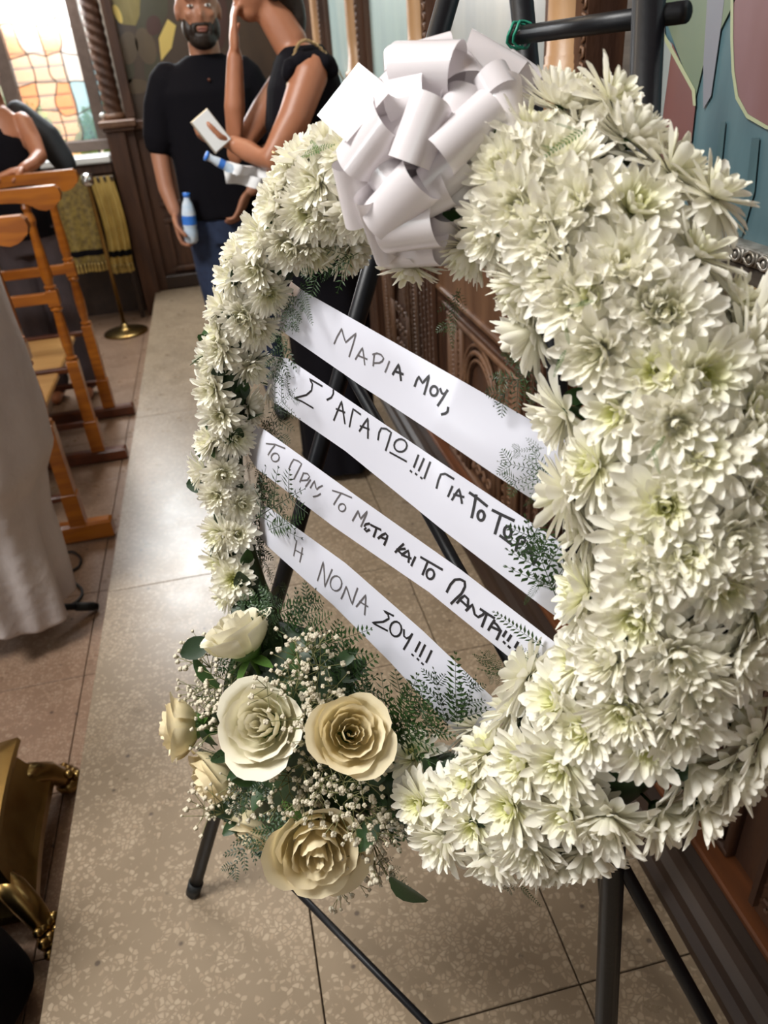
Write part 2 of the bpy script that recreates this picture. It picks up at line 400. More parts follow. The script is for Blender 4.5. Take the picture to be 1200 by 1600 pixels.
def leaded(x0, x1, z0, z1, ncol, nrow, seed):
    r = random.Random(seed)
    # shared corner lattice, wavy lines
    P = [[None]*(nrow+1) for _ in range(ncol+1)]
    for i in range(ncol+1):
        for j in range(nrow+1):
            x = x0+(x1-x0)*i/ncol; z = z0+(z1-z0)*j/nrow
            if 0 < i < ncol: x += r.uniform(-.25, .25)*(x1-x0)/ncol+.02*math.sin(z*9+i)
            if 0 < j < nrow: z += r.uniform(-.22, .22)*(z1-z0)/nrow
            P[i][j] = (x, z)
    def seg(a, b, k):
        out = []
        L_ = math.hypot(b[0]-a[0], b[1]-a[1]); nx, nz = -(b[1]-a[1])/L_, (b[0]-a[0])/L_
        for q in range(7):
            t = q/6; h = math.sin(t*PI)*.10*L_*k+math.sin(t*2*PI)*.04*L_*k
            out.append((a[0]+(b[0]-a[0])*t+nx*h, a[1]+(b[1]-a[1])*t+nz*h))
        return out
    H = {}; V = {}
    for i in range(ncol+1):
        for j in range(nrow): V[i, j] = seg(P[i][j], P[i][j+1], 0 if i in (0, ncol) else r.uniform(-1.3, 1.3))
    for i in range(ncol):
        for j in range(nrow+1): H[i, j] = seg(P[i][j], P[i+1][j], 0 if j in (0, nrow) else r.uniform(-1.6, 1.6))
    for i in range(ncol):
        for j in range(nrow):
            poly = H[i, j][:-1]+V[i+1, j][:-1]+H[i, j+1][::-1][:-1]+V[i, j][::-1][:-1]
            gm = r.choice([G_clear, G_clear, G_pink, G_clear]) if i % 2 == 0 else r.choice([G_yel, G_clear, G_clear])
            if j <= 1 and i == ncol-1: gm = G_blue
            MB().prism(poly, lambda a, b_, d: (a, yw+d, b_), -.002, .002).build('pane', gm, win, False)
    lead = MB()
    for s_ in list(H.values())+list(V.values()): lead.tube([(a, yw-.003, b_) for a, b_ in s_], .0045, 6)
    lead.build('lead_came', M_frame, win)
leaded(-1.175, -.735, 1.045, 2.62, 4, 9, 3)
leaded(-.66, -.56, 1.045, 2.62, 1, 7, 5)
leaded(-1.73, -1.27, 1.045, 2.62, 3, 7, 8)
leaded(-2.24, -1.80, 1.045, 2.62, 3, 7, 9)
MB().box((-2.3, 5.95, .915), (-.66, 6.2, .962), bev=.008).build('window_sill', M_marble, win, False)
MB().box((-2.3, 6.0, .84), (-.665, 6.2, .915), bev=.01).build('sill_moulding', M_wood, win, False)

# outside: orange lattice wall and bushes
M_orange = mat('orange_render', (.95, .42, .16), .8, noise=(2, (.85, .55, .3), .8))
M_pinkw = mat('pale_wall', (.85, .72, .66), .8)
ob = thing('garden_wall_building', 'sunlit orange clay building seen through the leaded window', 'building', (-1.5, 12, -1))
MB().box((-7, 12, -1), (4, 12.3, 6)).build('wall', M_pinkw, ob, False)
for k in range(34):
    MB().box((-7, 11.93, -.2+k*.16), (-1.62, 12.0, -.2+k*.16+.135), bev=.01).build('plank', M_orange, ob, False)
for k in range(12):
    MB().box((-1.2, 11.93, 1.8+k*.16), (-.75, 12.0, 1.8+k*.16+.135), bev=.01).build('plank', M_orange, ob, False)
gnd = struct('ground'); MB().box((-12, 6.6, -1.1), (8, 20, -1)).build('soil', mat('dry_ground', (.75, .62, .42), .9, noise=(3, (.5, .5, .25), .8)), gnd, False)
M_bush = mat('bush_leaf', (.32, .50, .10), .6, trans=.3, noise=(8, (.6, .62, .2), .8))
for q, (bx, by, bz, br, lab) in enumerate([(-1.95, 9.9, .95, .42, 'broad yellow-green bush outside the window, against the orange wall'), (-1.05, 9.6, .95, .34, 'narrower green bush outside the window, next to the window mullion'), (-3.3, 10.6, 1.2, .6, 'large green bush outside behind the far-left window light')]):
    bu = thing('garden_bush', lab, 'bush', (bx, by, -1)); fo = MB(); r = random.Random(q)
    for k in range(1500):
        d = Vector((r.gauss(0, 1), r.gauss(0, 1), r.gauss(0, 1))).normalized()*br*r.uniform(.6, 1.05); c = Vector((bx, by, bz-.3))+Vector((d.x, d.y, d.z*1.5))
        a = Vector((r.gauss(0, 1), r.gauss(0, 1), r.gauss(0, 1))).normalized()*.05; e = a.orthogonal().normalized()*.022
        fo.add([c-a, c+e, c+a, c-e], [(0, 1, 2, 3)])
    fo_o = fo.build('foliage', M_bush, bu, False); fo_o['kind'] = 'stuff'
    st = MB()
    for k in range(5):
        an = k*1.26; st.tube([(bx, by, -1), (bx+.06*math.cos(an), by+.06*math.sin(an), bz-.8), (bx+br*.5*math.cos(an), by+br*.5*math.sin(an), bz)], [.03, .02, .008], 6)
    st.build('stem', M_chaird, bu)

# pilaster with rope column and dado at the back right of the window
bkp = struct('trim_1')
def post(x0, x1, y0, y1, z0, z1, m, nm, bev=.008): return MB().box((x0, y0, z0), (x1, y1, z1), bev=bev).build(nm, m, bkp, False)
post(-.65, -.53, 5.98, 6.2, ZL, 1.12, M_wood, 'pilaster_shaft')
post(-.53, -.47, 6.04, 6.2, ZL, 1.12, M_wood, 'pilaster_side')
post(-.68, -.44, 5.93, 6.2, 1.12, 1.165, M_woodl, 'pilaster_cap')
post(-.665, -.455, 5.95, 6.2, 1.095, 1.12, M_wood, 'cap_moulding')
post(-.47, .70, 6.04, 6.2, 1.09, 1.15, M_wood, 'dado_rail')
post(-.47, .70, 6.10, 6.2, 0, 1.09, M_wood, 'dado_board')
for x0 in (-.40, .02):
    for z0, z1 in ((.12, .5), (.58, 1.02)):
        f_ = MB(); w_ = .035
        f_.box((x0, 6.06, z0), (x0+.36, 6.1, z0+w_), bev=.006); f_.box((x0, 6.06, z1-w_), (x0+.36, 6.1, z1), bev=.006)
        f_.box((x0, 6.06, z0+w_), (x0+w_, 6.1, z1-w_), bev=.006); f_.box((x0+.36-w_, 6.06, z0+w_), (x0+.36, 6.1, z1-w_), bev=.006)
        f_.build('panel_moulding', M_wood, bkp, False)
post(-.47, .60, 6.03, 6.12, 0, .1, M_plinth, 'skirting')
# rope column
rc = MB(); nT = 60
def rope(u, v):
    a = 2*PI*u; z = 1.19+1.9*v
    r = .060+.0035*math.sin(3*a+z*105)
    return (-.575+r*math.cos(a), 6.06+r*math.sin(a), z)
rc.grid(rope, 36, 300, closed=True); rc.build('rope_column', M_wood, bkp)
rb_ = MB(); rb_.lathe([(.07, 1.165), (.075, 1.18), (.068, 1.2), (.06, 1.205)], Matrix.Translation((-.575, 6.06, 0)), 20); rb_.build('column_base', M_woodl, bkp)
post(-.50, -.44, 6.02, 6.2, 1.165, 3.1, M_wood, 'jamb_board')
kn = MB(); kn.ball((-.645, 5.97, 1.2), .017); tag(kn.build('candle_cup', mat('bright_glass', (.9, .92, .9), .1)), 'small shiny white cup on the pilaster cap beside the window', 'cup')

# ================================================================== ICONOSTASIS (right wall)
ic = struct('wall_right')
cols_y = [.52, 1.62, 2.75, 3.86, 4.95]
XP = .72
MB().box((.80, -3, ZL-.2), (1.0, 6.2, 4.5)).build('backing', M_wood, ic, False)
# plinth: stepped moulding
prof = [(.61, 0), (.61, .022), (.625, .034), (.632, .05), (.650, .058), (.662, .075), (.664, .09), (.690, .094)]
pl = MB(); n_ = len(prof)
pl.add([(x, y, z) for y in (-1.5, 6.03) for x, z in prof+[(.8, .094), (.8, 0)]], [tuple([i, i+1, n_+2+i+1, n_+2+i]) for i in range(n_+1)]+[tuple(range(n_+2)), tuple(range(n_+2, 2*n_+4))[::-1]])
pl.build('plinth', M_plinth, ic, False)
MB().box((.684, -1.5, .094), (.8, 6.03, .112), bev=.004).build('ledge_strip', M_ledge, ic, False)
MB().box((.74, -1.5, .112), (.8, 6.03, 1.08)).build('panel_board', M_wood, ic, False)
MB().box((.715, -1.5, .70), (.745, 6.03, .722), bev=.006).build('moulding', M_woodl, ic, False)
MB().box((.722, -1.5, .655), (.745, 6.03, .672), bev=.004).build('moulding', M_wood, ic, False)
MB().box((.728, -1.5, .722), (.76, 6.03, 1.02)).build('plain_board', M_woodl, ic, False)
MB().box((.69, -1.5, 1.06), (.8, 6.03, 1.10), bev=.008).build('cornice', M_woodl, ic, False)
MB().box((.705, -1.5, 1.02), (.8, 6.03, 1.06), bev=.006).build('cornice_bed', M_wood, ic, False)
# pilasters and turned columns
pil_m = MB(); pil_m.box((-.03, -.11, 0), (.02, .11, .90), bev=.004)
for yy in (-.11, -.055, 0, .055, .11): pil_m.box((-.042, yy-.006, .02), (-.028, yy+.006, .88), bev=.003)
rr_ = random.Random(4)
for lane in (-.083, -.028, .028, .083):
    for k in range(20):
        z = .05+k*.042
        pil_m.tube([(-.034, lane+.014*math.cos(t)*(1-t/9), z+.017*math.sin(t)*(1-t/9)) for t in [q*.9 for q in range(7)]], .0045, 5)
pil_me = pil_m.mesh('pilaster', M_wood, False)
col_m = MB()
col_m.lathe([(.066, 0), (.07, .012), (.066, .03), (.058, .035), (.054, .06), (.052, .2), (.053, .23), (.056, .232), (.054, .24), (.066, .245), (.068, .255), (.064, .27), (.054, .275), (.055, .285), (.052, .287), (.053, .298), (.05, .30), (.051, .312), (.048, .315),
             (.047, .40), (.044, 1.5), (.06, 1.55), (.06, 1.6)], n=28)
col_me = col_m.mesh('column', M_col)
for y in cols_y:
    inst('pilaster', pil_me, ic, Matrix.Translation((.74, y, .112)))
    inst('column', col_me, ic, Matrix.Translation((.73, y, 1.10)))
    MB().box((.715, y-.10, 1.10), (.8, y+.10, 3.0), bev=.005).build('column_backing', M_wood, ic, False)
    bead = MB()
    for k in range(60): bead.tube([(.712, y-.088+.008*math.cos(t), 1.13+k*.026+.010*math.sin(t)) for t in (0, 1.2, 2.4, 3.6, 4.8)], .0035, 5)
    bead.build('bead_moulding', M_woodl, ic)
# carved arch panels: shared mesh
ap = MB()
for R_, rr2 in ((.15, .009), (.125, .006), (.175, .006)):
    ap.tube([(-.012, R_*math.cos(t), .34+R_*math.sin(t)) for t in [PI*k/20 for k in range(21)]], rr2, 6)
    for s in (-1, 1): ap.tube([(-.012, s*R_, .02), (-.012, s*R_, .34)], rr2, 6)
for k in range(17):
    t = PI*(k+.5)/17; ap.ball((-.012, .15*math.cos(t)*1.0, .34+.15*math.sin(t)), (.012, .008, .008), nu=6, nv=4)
r3 = random.Random(11)
for k in range(16):                          # scroll foliage inside the arch
    cy = (k % 4-1.5)*.055; cz = .06+(k//4)*.085; sg = 1 if k % 2 else -1
    ap.tube([(-.010, cy+sg*(.026*math.cos(t))*(1-t/9), cz+.026*math.sin(t)*(1-t/9)) for t in [q*.7 for q in range(10)]], [.006]*8+[.004, .003], 5)
for s in (-1, 1):
    for k in range(13):
        ap.tube([(-.010, s*.225+.018*math.cos(t)*(1-t/9)*s, .04+k*.042+.016*math.sin(t)*(1-t/9)) for t in [q*.8 for q in range(8)]], .005, 5)
    for y in (.195, .255, .31, .335): ap.box((-.02, s*y-.006, 0), (.0, s*y+.006, .535), bev=.003)
    for k in range(30): ap.ball((-.012, s*.283, .02+k*.0178), (.010, .016, .006), nu=6, nv=4)
ap.box((-.022, -.34, .0), (0, .34, .016), bev=.003); ap.box((-.022, -.34, .52), (0, .34, .54), bev=.004)
ap_me = ap.mesh('arch_panel', M_woodl)
ap_me2 = ap.mesh('arch_panel', M_wood)
for i in range(len(cols_y)-1):
    ym = (cols_y[i]+cols_y[i+1])/2
    inst('arch_panel', ap_me if i in (1, 2) else ap_me2, ic, Matrix.Translation((.74, ym, .114)))
inst('arch_panel', ap_me2, ic, Matrix.Translation((.74, -.02, .114)))

# ------------- icon paintings
def wall_poly(mb, pts, d, mi):                 # pts: pixels on wall plane x=.75
    mb.cur = mi; P = [on_x(px, py, .75) for px, py in pts]
    mb.prism([(p.y, p.z) for p in P], lambda a, b_, dd: (.75-dd, a, b_), d, d+.0006); mb.cur = 0
def paint(name, c, c2=None, sc_=5):
    c = tuple(x*.72 for x in c); c2 = tuple(x*.72 for x in c2) if c2 else None
    return mat(name, c, .38, coat=.6, noise=(sc_, c2 or tuple(x*.75 for x in c), .8, (1, 1.6, .5)))
p_teal = paint('paint_teal', (.12, .22, .25), (.07, .14, .17), 9); p_green = paint('paint_green', (.20, .26, .17), (.15, .22, .17)); p_maroon = paint('paint_maroon', (.22, .09, .08), (.17, .10, .11))
p_rose = paint('paint_rose', (.27, .15, .16), (.20, .09, .08)); p_line = mat('paint_line', (.33, .36, .22), .5); p_pale = paint('paint_pale', (.38, .43, .42)); p_dteal = paint('paint_fold', (.07, .14, .16), (.09, .18, .20), 14); p_gray = paint('paint_greyviolet', (.26, .27, .31), (.20, .25, .29))
ip = thing('icon_painting', 'teal-robed icon painting in a silver frame at the right edge behind the wreath', 'icon', (.75, .8, 1.14))
mb = MB(); mb.box((.752, .1, 1.17), (.78, 1.36, 2.1))
mb.build('canvas', [p_teal], ip, False)
mb = MB()
wall_poly(mb, [(1030, 0), (1100, -60), (1165, -60), (1150, 0), (1120, 60), (1100, 100), (1087, 155), (1070, 110)], .0005, 0)
wall_poly(mb, [(1040, 60), (1052, 68), (1085, 145), (1088, 165), (1082, 220), (1070, 262), (1040, 300), (1022, 300)], .0012, 1)
wall_poly(mb, [(1035, -40), (1040, 55), (1052, 70), (1034, 205), (1022, 205)], .0014, 2)
wall_poly(mb, [(1148, -60), (1147, 60), (1149, 110), (1155, 150), (1170, 178), (1200, 196), (1300, 225), (1300, -60)], .0005, 3)
wall_poly(mb, [(1144, -60), (1143, 60), (1145, 112), (1151, 154), (1168, 184), (1198, 201), (1300, 230), (1300, 225), (1200, 196), (1170, 178), (1155, 150), (1149, 110), (1147, 60), (1148, -60)], .0014, 4)
wall_poly(mb, [(1040, 52), (1088, 140), (1089, 165), (1085, 165), (1083, 142), (1038, 60)], .0018, 4)
wall_poly(mb, [(1135, 190), (1128, 260), (1110, 350), (1104, 345), (1118, 250), (1128, 190)], .0009, 5)
wall_poly(mb, [(1188, 215), (1180, 300), (1160, 370), (1150, 365), (1168, 290), (1176, 215)], .0009, 5)
wall_poly(mb, [(1110, -60), (1140, -60), (1128, 40), (1112, 150), (1100, 170), (1100, 100)], .0008, 6)
mb.build('painted_figure', [p_green, p_maroon, p_pale, p_rose, p_line, p_dteal, p_gray], ip, False)
fr = MB(); fr.box((.728, .1, 1.100), (.78, 1.40, 1.148), bev=.004); fr.box((.728, 1.36, 1.148), (.78, 1.40, 2.1), bev=.004); fr.build('outer_frame', M_framegrey, ip, False)
fr = MB(); fr.box((.722, .1, 1.148), (.78, 1.36, 1.172), bev=.003); fr.box((.722, 1.338, 1.172), (.78, 1.36, 2.1), bev=.003)
for k in range(38):
    y = .12+k*.0325
    fr.tube([(.7205, y+.011*math.cos(t), 1.160+.009*math.sin(t)) for t in [q*2*PI/9 for q in range(10)]], .0028, 5); fr.ball((.7205, y, 1.159), (.004, .004, .006), nu=6, nv=4)
    fr.tube([(.7205, y+.016, 1.151), (.7205, y+.016, 1.170)], .002, 5)
fr.build('egg_and_dart_band', M_silver, ip)
MB().box((.7255, .1, 1.119), (.73, 1.38, 1.122)).build('gilt_line', M_gold, ip, False)
palem = [mat('pale_icon_%s' % k, c, .35, coat=.5, noise=(4, c2, .8, (1, 2, .6))) for k, c, c2 in (('a', (.42, .44, .41), (.30, .33, .34)), ('b', (.50, .66, .63), (.40, .55, .56)), ('c', (.48, .60, .56), (.36, .5, .5)), ('d', (.5, .55, .5), (.4, .5, .5)))]
lab = ['pale grey icon panel directly behind the easel posts', 'pale aqua icon panel between two columns behind the bow', 'narrow-looking pale blue icon panel beside the standing woman', 'pale icon panel at the far end of the carved screen']
for i in range(4):
    y0 = cols_y[i]+.11 if i else 0; y1 = cols_y[i+1]-.11
    if i == 0: continue
    y1 = cols_y[i+1]-.11
    t = thing('pale_icon', lab[i-1], 'icon', (.76, (y0+y1)/2, 1.12))
    MB().box((.765, y0, 1.13), (.79, y1, 2.4)).build('canvas', palem[i-1], t, False)
    f_ = MB(); f_.box((.74, y0-.01, 1.10), (.79, y1+.01, 1.135), bev=.004); f_.box((.74, y0-.01, 1.135), (.79, y0+.02, 2.4), bev=.004); f_.box((.74, y1-.02, 1.135), (.79, y1+.01, 2.4), bev=.004)
    f_.build('frame', M_wood, t, False)

# icon behind the man (back wall)
bi = thing('icon_painting', 'dark olive and gold icon painting behind the bearded man', 'icon', (.2, 6.1, 1.15))
MB().box((-.44, 6.13, 1.15), (.70, 6.19, 2.6)).build('canvas', paint('paint_brown', (.10, .065, .04), (.06, .04, .028), 8), bi, False)
pm = [paint('paint_gold', (.30, .24, .05), (.42, .34, .10), 12), paint('paint_olive', (.09, .085, .045)), paint('paint_red', (.10, .04, .03)), paint('paint_tan', (.17, .12, .065)), mat('paint_bright_gold', (.8, .62, .2), .3, metal=.6)]
mb = MB()
def bpoly(pts, d, mi):
    mb.cur = mi; P = [on_y(px, py, 6.13) for px, py in pts]
    mb.prism([(p.x, p.z) for p in P], lambda a, b_, dd: (a, 6.13-dd, b_), d, d+.001); mb.cur = 0
def ell(cx, cy, rx, ry, n=18, rot=0): return [(cx+rx*math.cos(t)*math.cos(rot)-ry*math.sin(t)*math.sin(rot), cy+rx*math.cos(t)*math.sin(rot)+ry*math.sin(t)*math.cos(rot)) for t in [2*PI*k/n for k in range(n)]]
bpoly([(172, -60), (175, 0), (190, 38), (212, 40), (218, 25), (222, -60)], .001, 0)
bpoly([(222, -60), (218, 25), (212, 45), (245, 60), (262, 20), (262, -60)], .001, 1)
bpoly(ell(200, 75, 16, 26), .002, 3); bpoly(ell(196, 110, 14, 24), .001, 1); bpoly(ell(228, 72, 15, 30, rot=-.3), .002, 3); bpoly(ell(240, 40, 12, 16), .003, 2); bpoly(ell(238, 105, 12, 30), .001, 1)
bpoly([(262, 30), (275, 40), (268, 75), (252, 95), (248, 60)], .002, 4)
bpoly(ell(184, 22, 5, 16, rot=-.4), .003, 4); bpoly(ell(340, 30, 16, 50), .001, 2); bpoly(ell(210, 135, 24, 12), .001, 3)
mb.build('painted_figures', pm, bi, False)

# ================================================================== STALLS (left, on the lower floor)
st = thing('choir_stall_row', 'row of varnished orange pine stalls with scrolled arm rails on the lower floor', 'stall', (-.95, 3.4, ZL))
def side_frame(y, px_=-.755):
    o = MB()
    # arm rail with scrolled end, follows X
    top = []
    n = 26; xa, xb = -1.32, -.625
    for k in range(n+1):
        t = k/n; x = xa+(xb-xa)*t
        h = .033+.012*math.sin(t*PI*2.2+.3)+(.016 if t > .84 else 0)*math.sin((t-.84)/.16*PI)
        top.append((x, h))
    pts = [(x, 1.075-0.0*x) for x, h in top]+[(xb+.014, 1.062), (xb+.018, 1.04), (xb+.010, 1.018), (xb-.01, 1.004)]
    pts += [(x, 1.05-h-(.012 if i > n*.8 else 0)*math.sin((i/n-.8)/.2*PI)) for i, (x, h) in reversed(list(enumerate(top)))]
    o.prism(pts, lambda a, b_, d: (a, y+d, b_), -.024, .024)
    ro = o.build('arm_rail', M_chair, st, False)
    def turned(x, lab='post'):
        p = MB(); T = Matrix.Translation((x, y, 0))
        p.lathe([(.016, 1.02), (.02, 1.0), (.015, .985), (.022, .965), (.024, .95), (.018, .93), (.0175, .90), (.023, .78), (.024, .72), (.018, .69), (.026, .685), (.026, .68), (.02, .67)], T, 12)
        p.box((x-.024, y-.024, .60), (x+.024, y+.024, .67), bev=.004)
        p.lathe([(.018, .60), (.026, .592), (.026, .585), (.018, .575), (.02, .55), (.024, .48), (.023, .42), (.017, .375), (.026, .37), (.026, .362), (.018, .355)][::-1], T, 12)
        p.box((x-.025, y-.024, .06), (x+.025, y+.024, .355), bev=.004)
        p.box((x-.03, y-.026, ZL+.06), (x+.03, y+.026, .06), bev=.004)
        p.build(lab, M_chair, st, False)
    turned(px_); turned(-1.27)
    for z, zz in ((.615, .66), (.30, .325), (.03, .055)):
        MB().box((-1.27, y-.016, z), (px_, y+.016, zz), bev=.004).build('crossbar', M_chair if z > .5 else M_chaird, st, False)
    MB().box((-1.34, y-.028, ZL+.002), (-.63, y+.028, ZL+.062 if y > 3 else ZL+.085), bev=.01).build('runner', M_chaird if y > 3 else M_chair, st, False)
for y in (2.78, 3.5, 4.05): side_frame(y)
for y0, y1 in ((2.81, 3.47), (3.53, 4.02)):
    MB().box((-1.26, y0+.005, .29), (-.82, y1-.005, .318), bev=.006).build('seat', mat('seat_pine', (.62, .36, .13), .3, coat=.4, noise=(10, (.5, .26, .08), .8, (.3, 3, 1))), st, False)
    MB().box((-1.31, y0, .35), (-1.28, y1, 1.0), bev=.006).build('back_panel', M_chaird, st, False)
    MB().box((-1.29, y0, .03), (-1.25, y1, .06), bev=.004).build('stretcher', M_chaird, st, False)

# ================================================================== BRASS STANCHION + CLOTHS + BRASS CANDLE STAND
sp = thing('brass_stanchion', 'slim brass pole on a round brass base beside the gold cloth', 'stanchion', (-.79, 5.6, ZL))
MB().lathe([(.155, 0), (.155, .012), (.14, .02), (.06, .03), (.03, .04), (.02, .07)], Matrix.Translation((-.79, 5.6, ZL)), 32).build('base', M_brass, sp)
MB().lathe([(.0135, .05), (.0135, 1.0), (.015, 1.005)], Matrix.Translation((-.79, 5.6, ZL)), 14).build('pole', M_brass, sp)
MB().lathe([(.034, .985), (.04, 1.0), (.04, 1.03), (.03, 1.05), (.012, 1.06)], Matrix.Translation((-.79, 5.6, ZL)), 20).build('top_cap', mat('chrome', (.8, .82, .83), .12, metal=1), sp)
def cloth(name, lab, x0, x1, z0, z1, y, m, band, amp, fn_, tass):
    t = thing(name, lab, 'cloth', ((x0+x1)/2, y, z0))
    def S_(u, v):
        x = x0+(x1-x0)*u+.02*math.sin(v*3); z = z1+(z0-z1)*v
        return (x, y-.03*v+amp*math.sin(u*fn_)*(.3+v), z)
    c = MB(); c.grid(S_, 40, 24); c.build('cloth', m, t)
    b_ = MB(); b_.grid(lambda u, v: tuple(Vector(S_(u, .84+.07*v))+Vector((0, -.004, 0))), 40, 2); b_.build('dark_band', band, t)
    fr_ = MB()
    for k in range(tass):
        p = Vector(S_((k+.5)/tass, 1)); fr_.lathe([(.003, 0), (.009, -.008), (.007, -.016), (.012, -.055), (.010, -.06)][::-1], Matrix.Translation(p), 6)
    fr_.build('tassel_fringe', M_vest2, t)
cloth('brocade_cloth', 'olive gold brocade cloth hanging nearest the stall rails, with dark band', -1.12, -.83, .30, .86, 5.85, M_vest, M_bcloth, .012, 14, 12)
cloth('gold_cloth', 'plain yellow-gold cloth hanging in folds beside the carved pilaster', -.82, -.665, .26, .84, 5.9, M_vest2, M_bcloth, .016, 22, 8)
tb = thing('cloth_table', 'dark narrow table under the window carrying the gold cloths', 'table', (-.95, 6.05, ZL))
MB().box((-1.2, 5.9, .80), (-.66, 6.165, .838), bev=.004).build('tabletop', M_plinth, tb, False)
for x in (-1.17, -.69):
    for y in (5.95, 6.14): MB().box((x-.015, y-.015, ZL), (x+.015, y+.015, .80)).build('leg', M_plinth, tb, False)

cs = thing('brass_candle_stand', 'ornate polished brass candle stand foot with clawed feet at the lower left', 'candle stand', (-.84, 1.27, ZL))
cc = Vector((-.84, 1.27, 0)); turn = math.radians(3)
def sq(prof, n=64, p=3.0):                 # prof: (z, r_corner, r_side)
    m = MB(); vs = []
    for z, rc_, rs_ in prof:
        for k in range(n):
            sd_ = k // (n//4); t = (k % (n//4))/(n//4); a0 = -PI/4+sd_*PI/2; a1 = a0+PI/2
            x_, y_ = math.cos(a0)*(1-t)+math.cos(a1)*t, math.sin(a0)*(1-t)+math.sin(a1)*t
            dep = max(0, 1-rs_/(.7071*rc_)); q_ = 1-dep*4*t*(1-t); r = rc_*math.hypot(x_, y_)*q_; a = math.atan2(y_, x_)
            vs.append((cc.x+r*math.cos(a+turn), cc.y+r*math.sin(a+turn), z))
    L_ = len(prof)
    fs = [(i*n+k, i*n+(k+1) % n, (i+1)*n+(k+1) % n, (i+1)*n+k) for i in range(L_-1) for k in range(n)]+[tuple(range(n))[::-1], tuple((L_-1)*n+k for k in range(n))]
    return m.add(vs, fs)
_bd = sq([(-.095, .262, .175), (-.08, .282, .188), (-.055, .282, .188), (-.045, .268, .178), (-.02, .250, .168), (.02, .225, .150), (.055, .212, .142), (.075, .222, .15), (.09, .236, .158), (.105, .232, .156), (.112, .185, .13), (.13, .16, .115)], p=2.2).build('body', M_brass, cs); sharp(_bd, 22)
sq([(.13, .12, .085), (.14, .165, .11), (.165, .17, .112), (.18, .12, .085), (.21, .085, .07), (.27, .06, .055)], p=4).build('upper_tier', M_brass, cs)
MB().lathe([(.055, .27), (.06, .29), (.04, .32), (.03, .36), (.045, .40), (.03, .44), (.024, .5), (.024, 1.0), (.05, 1.04), (.03, 1.08), (.09, 1.12), (.095, 1.14)], Matrix.Translation((cc.x, cc.y, 0)), 20).build('stem', M_brass, cs)
for k in range(4):
    a = PI/4+k*PI/2+turn; d = Vector((math.cos(a), math.sin(a), 0)); p_ = d.cross(Vector((0, 0, 1)))
    lg = MB(); lg.tube([cc+d*.17+Vector((0, 0, -.0)), cc+d*.225+Vector((0, 0, -.02)), cc+d*.262+Vector((0, 0, -.055)), cc+d*.285+Vector((0, 0, -.095)), cc+d*.29+Vector((0, 0, -.12))], [.03, .03, .028, .024, .022], 12)
    lo = lg.build('leg', M_brass, cs)
    ft = MB(); fc = cc+d*.30+Vector((0, 0, ZL+.026))
    ft.ball(fc, (.034, .034, .026), nu=12, nv=8)
    for s in (-1, -.35, .35, 1):
        q = cc+d*.315+p_*s*.026; ft.ball(q+Vector((0, 0, ZL+.052)), .014, nu=10, nv=6); ft.ball(q+d*.014+p_*s*.004+Vector((0, 0, ZL+.03)), .013, nu=10, nv=6)
        ft.ball(cc+d*.298+p_*s*.02+Vector((0, 0, ZL+.07)), .012, nu=10, nv=6)
    ft.build('claw_foot', M_brass, lo)

# ================================================================== DRAPED STAND at left, cable, tripod foot
ds = thing('draped_stand', 'tall stand under a hanging off-white cloth at the left edge', 'stand', (-.86, 2.2, ZL))
dp = [(1.32, .03), (1.30, .10), (1.25, .19), (1.15, .24), (1.02, .262), (.8, .266), (.62, .262), (.50, .25), (.42, .205), (.30, .180), (.18, .178), (.05, .172), (-.03, .168), (-.035, .165)]
def drape(u, v):
    f_ = v*(len(dp)-1); i = min(int(f_), len(dp)-2); t = f_-i
    z = dp[i][0]*(1-t)+dp[i+1][0]*t; r = dp[i][1]*(1-t)+dp[i+1][1]*t
    a = 2*PI*u; k = max(0, min(1, (1.2-z)/1.2))
    r += k*(.014*math.sin(7*a+z*2)+.010*math.sin(11*a+1-z*3))
    lean = (1.2-z)*0
    return (-.86+lean+r*math.cos(a), 2.2+r*math.sin(a), z+.02*k*math.sin(3*a+1))
m = MB(); m.grid(drape, 90, 60, closed=True); m.build('cloth', M_white, ds)
MB().lathe([(.018, ZL+.1), (.018, 1.28)], Matrix.Translation((-.86, 2.2, 0)), 10).build('pole', M_black, ds)
for a in (.6, .6+2.09, .6+4.19):
    e = Vector((-.86, 2.2, 0))+Vector((math.cos(a), math.sin(a), 0))*.235
    if a == .6: e = Vector((-.648, 2.28, 0))
    elif a > 3: e = Vector((-.98, 2.36, 0))
    else: e = Vector((-.95, 2.30, 0))
    q = Vector((-.86, 2.2, ZL+.12)); e2 = Vector((e.x, e.y, ZL+.013))
    MB().tube([q, e2], .012, 8).build('leg', M_black, ds)
    MB().tube([e2+(q-e2)*.05, e2+(q-e2)*.30], .016, 8).build('rubber_foot', M_rub, ds)
cb = MB(); P0 = [on_z(x, y, ZL+.006) for x, y in ((95, 868), (112, 862), (126, 872), (123, 885), (112, 893))]+[on_z(x, y, ZL+.006) for x, y in ((108, 905), (118, 912), (128, 922), (124, 936), (105, 948), (80, 955), (58, 952), (48, 944), (35, 925))]
def smooth_path(P, n=6):
    out = []
    for i in range(len(P)-1):
        a, b_, c, d = P[max(i-1, 0)], P[i], P[i+1], P[min(i+2, len(P)-1)]
        for k in range(n):
            t = k/n; out.append(.5*((2*b_)+(c-a)*t+(2*a-5*b_+4*c-d)*t*t+(3*b_-a-3*c+d)*t**3))
    out.append(P[-1]); return out
cb.tube(smooth_path(P0), .005, 7)
tag(cb.build('black_cable', M_rub), 'thin black cable looping on the floor under the off-white cloth', 'cable')

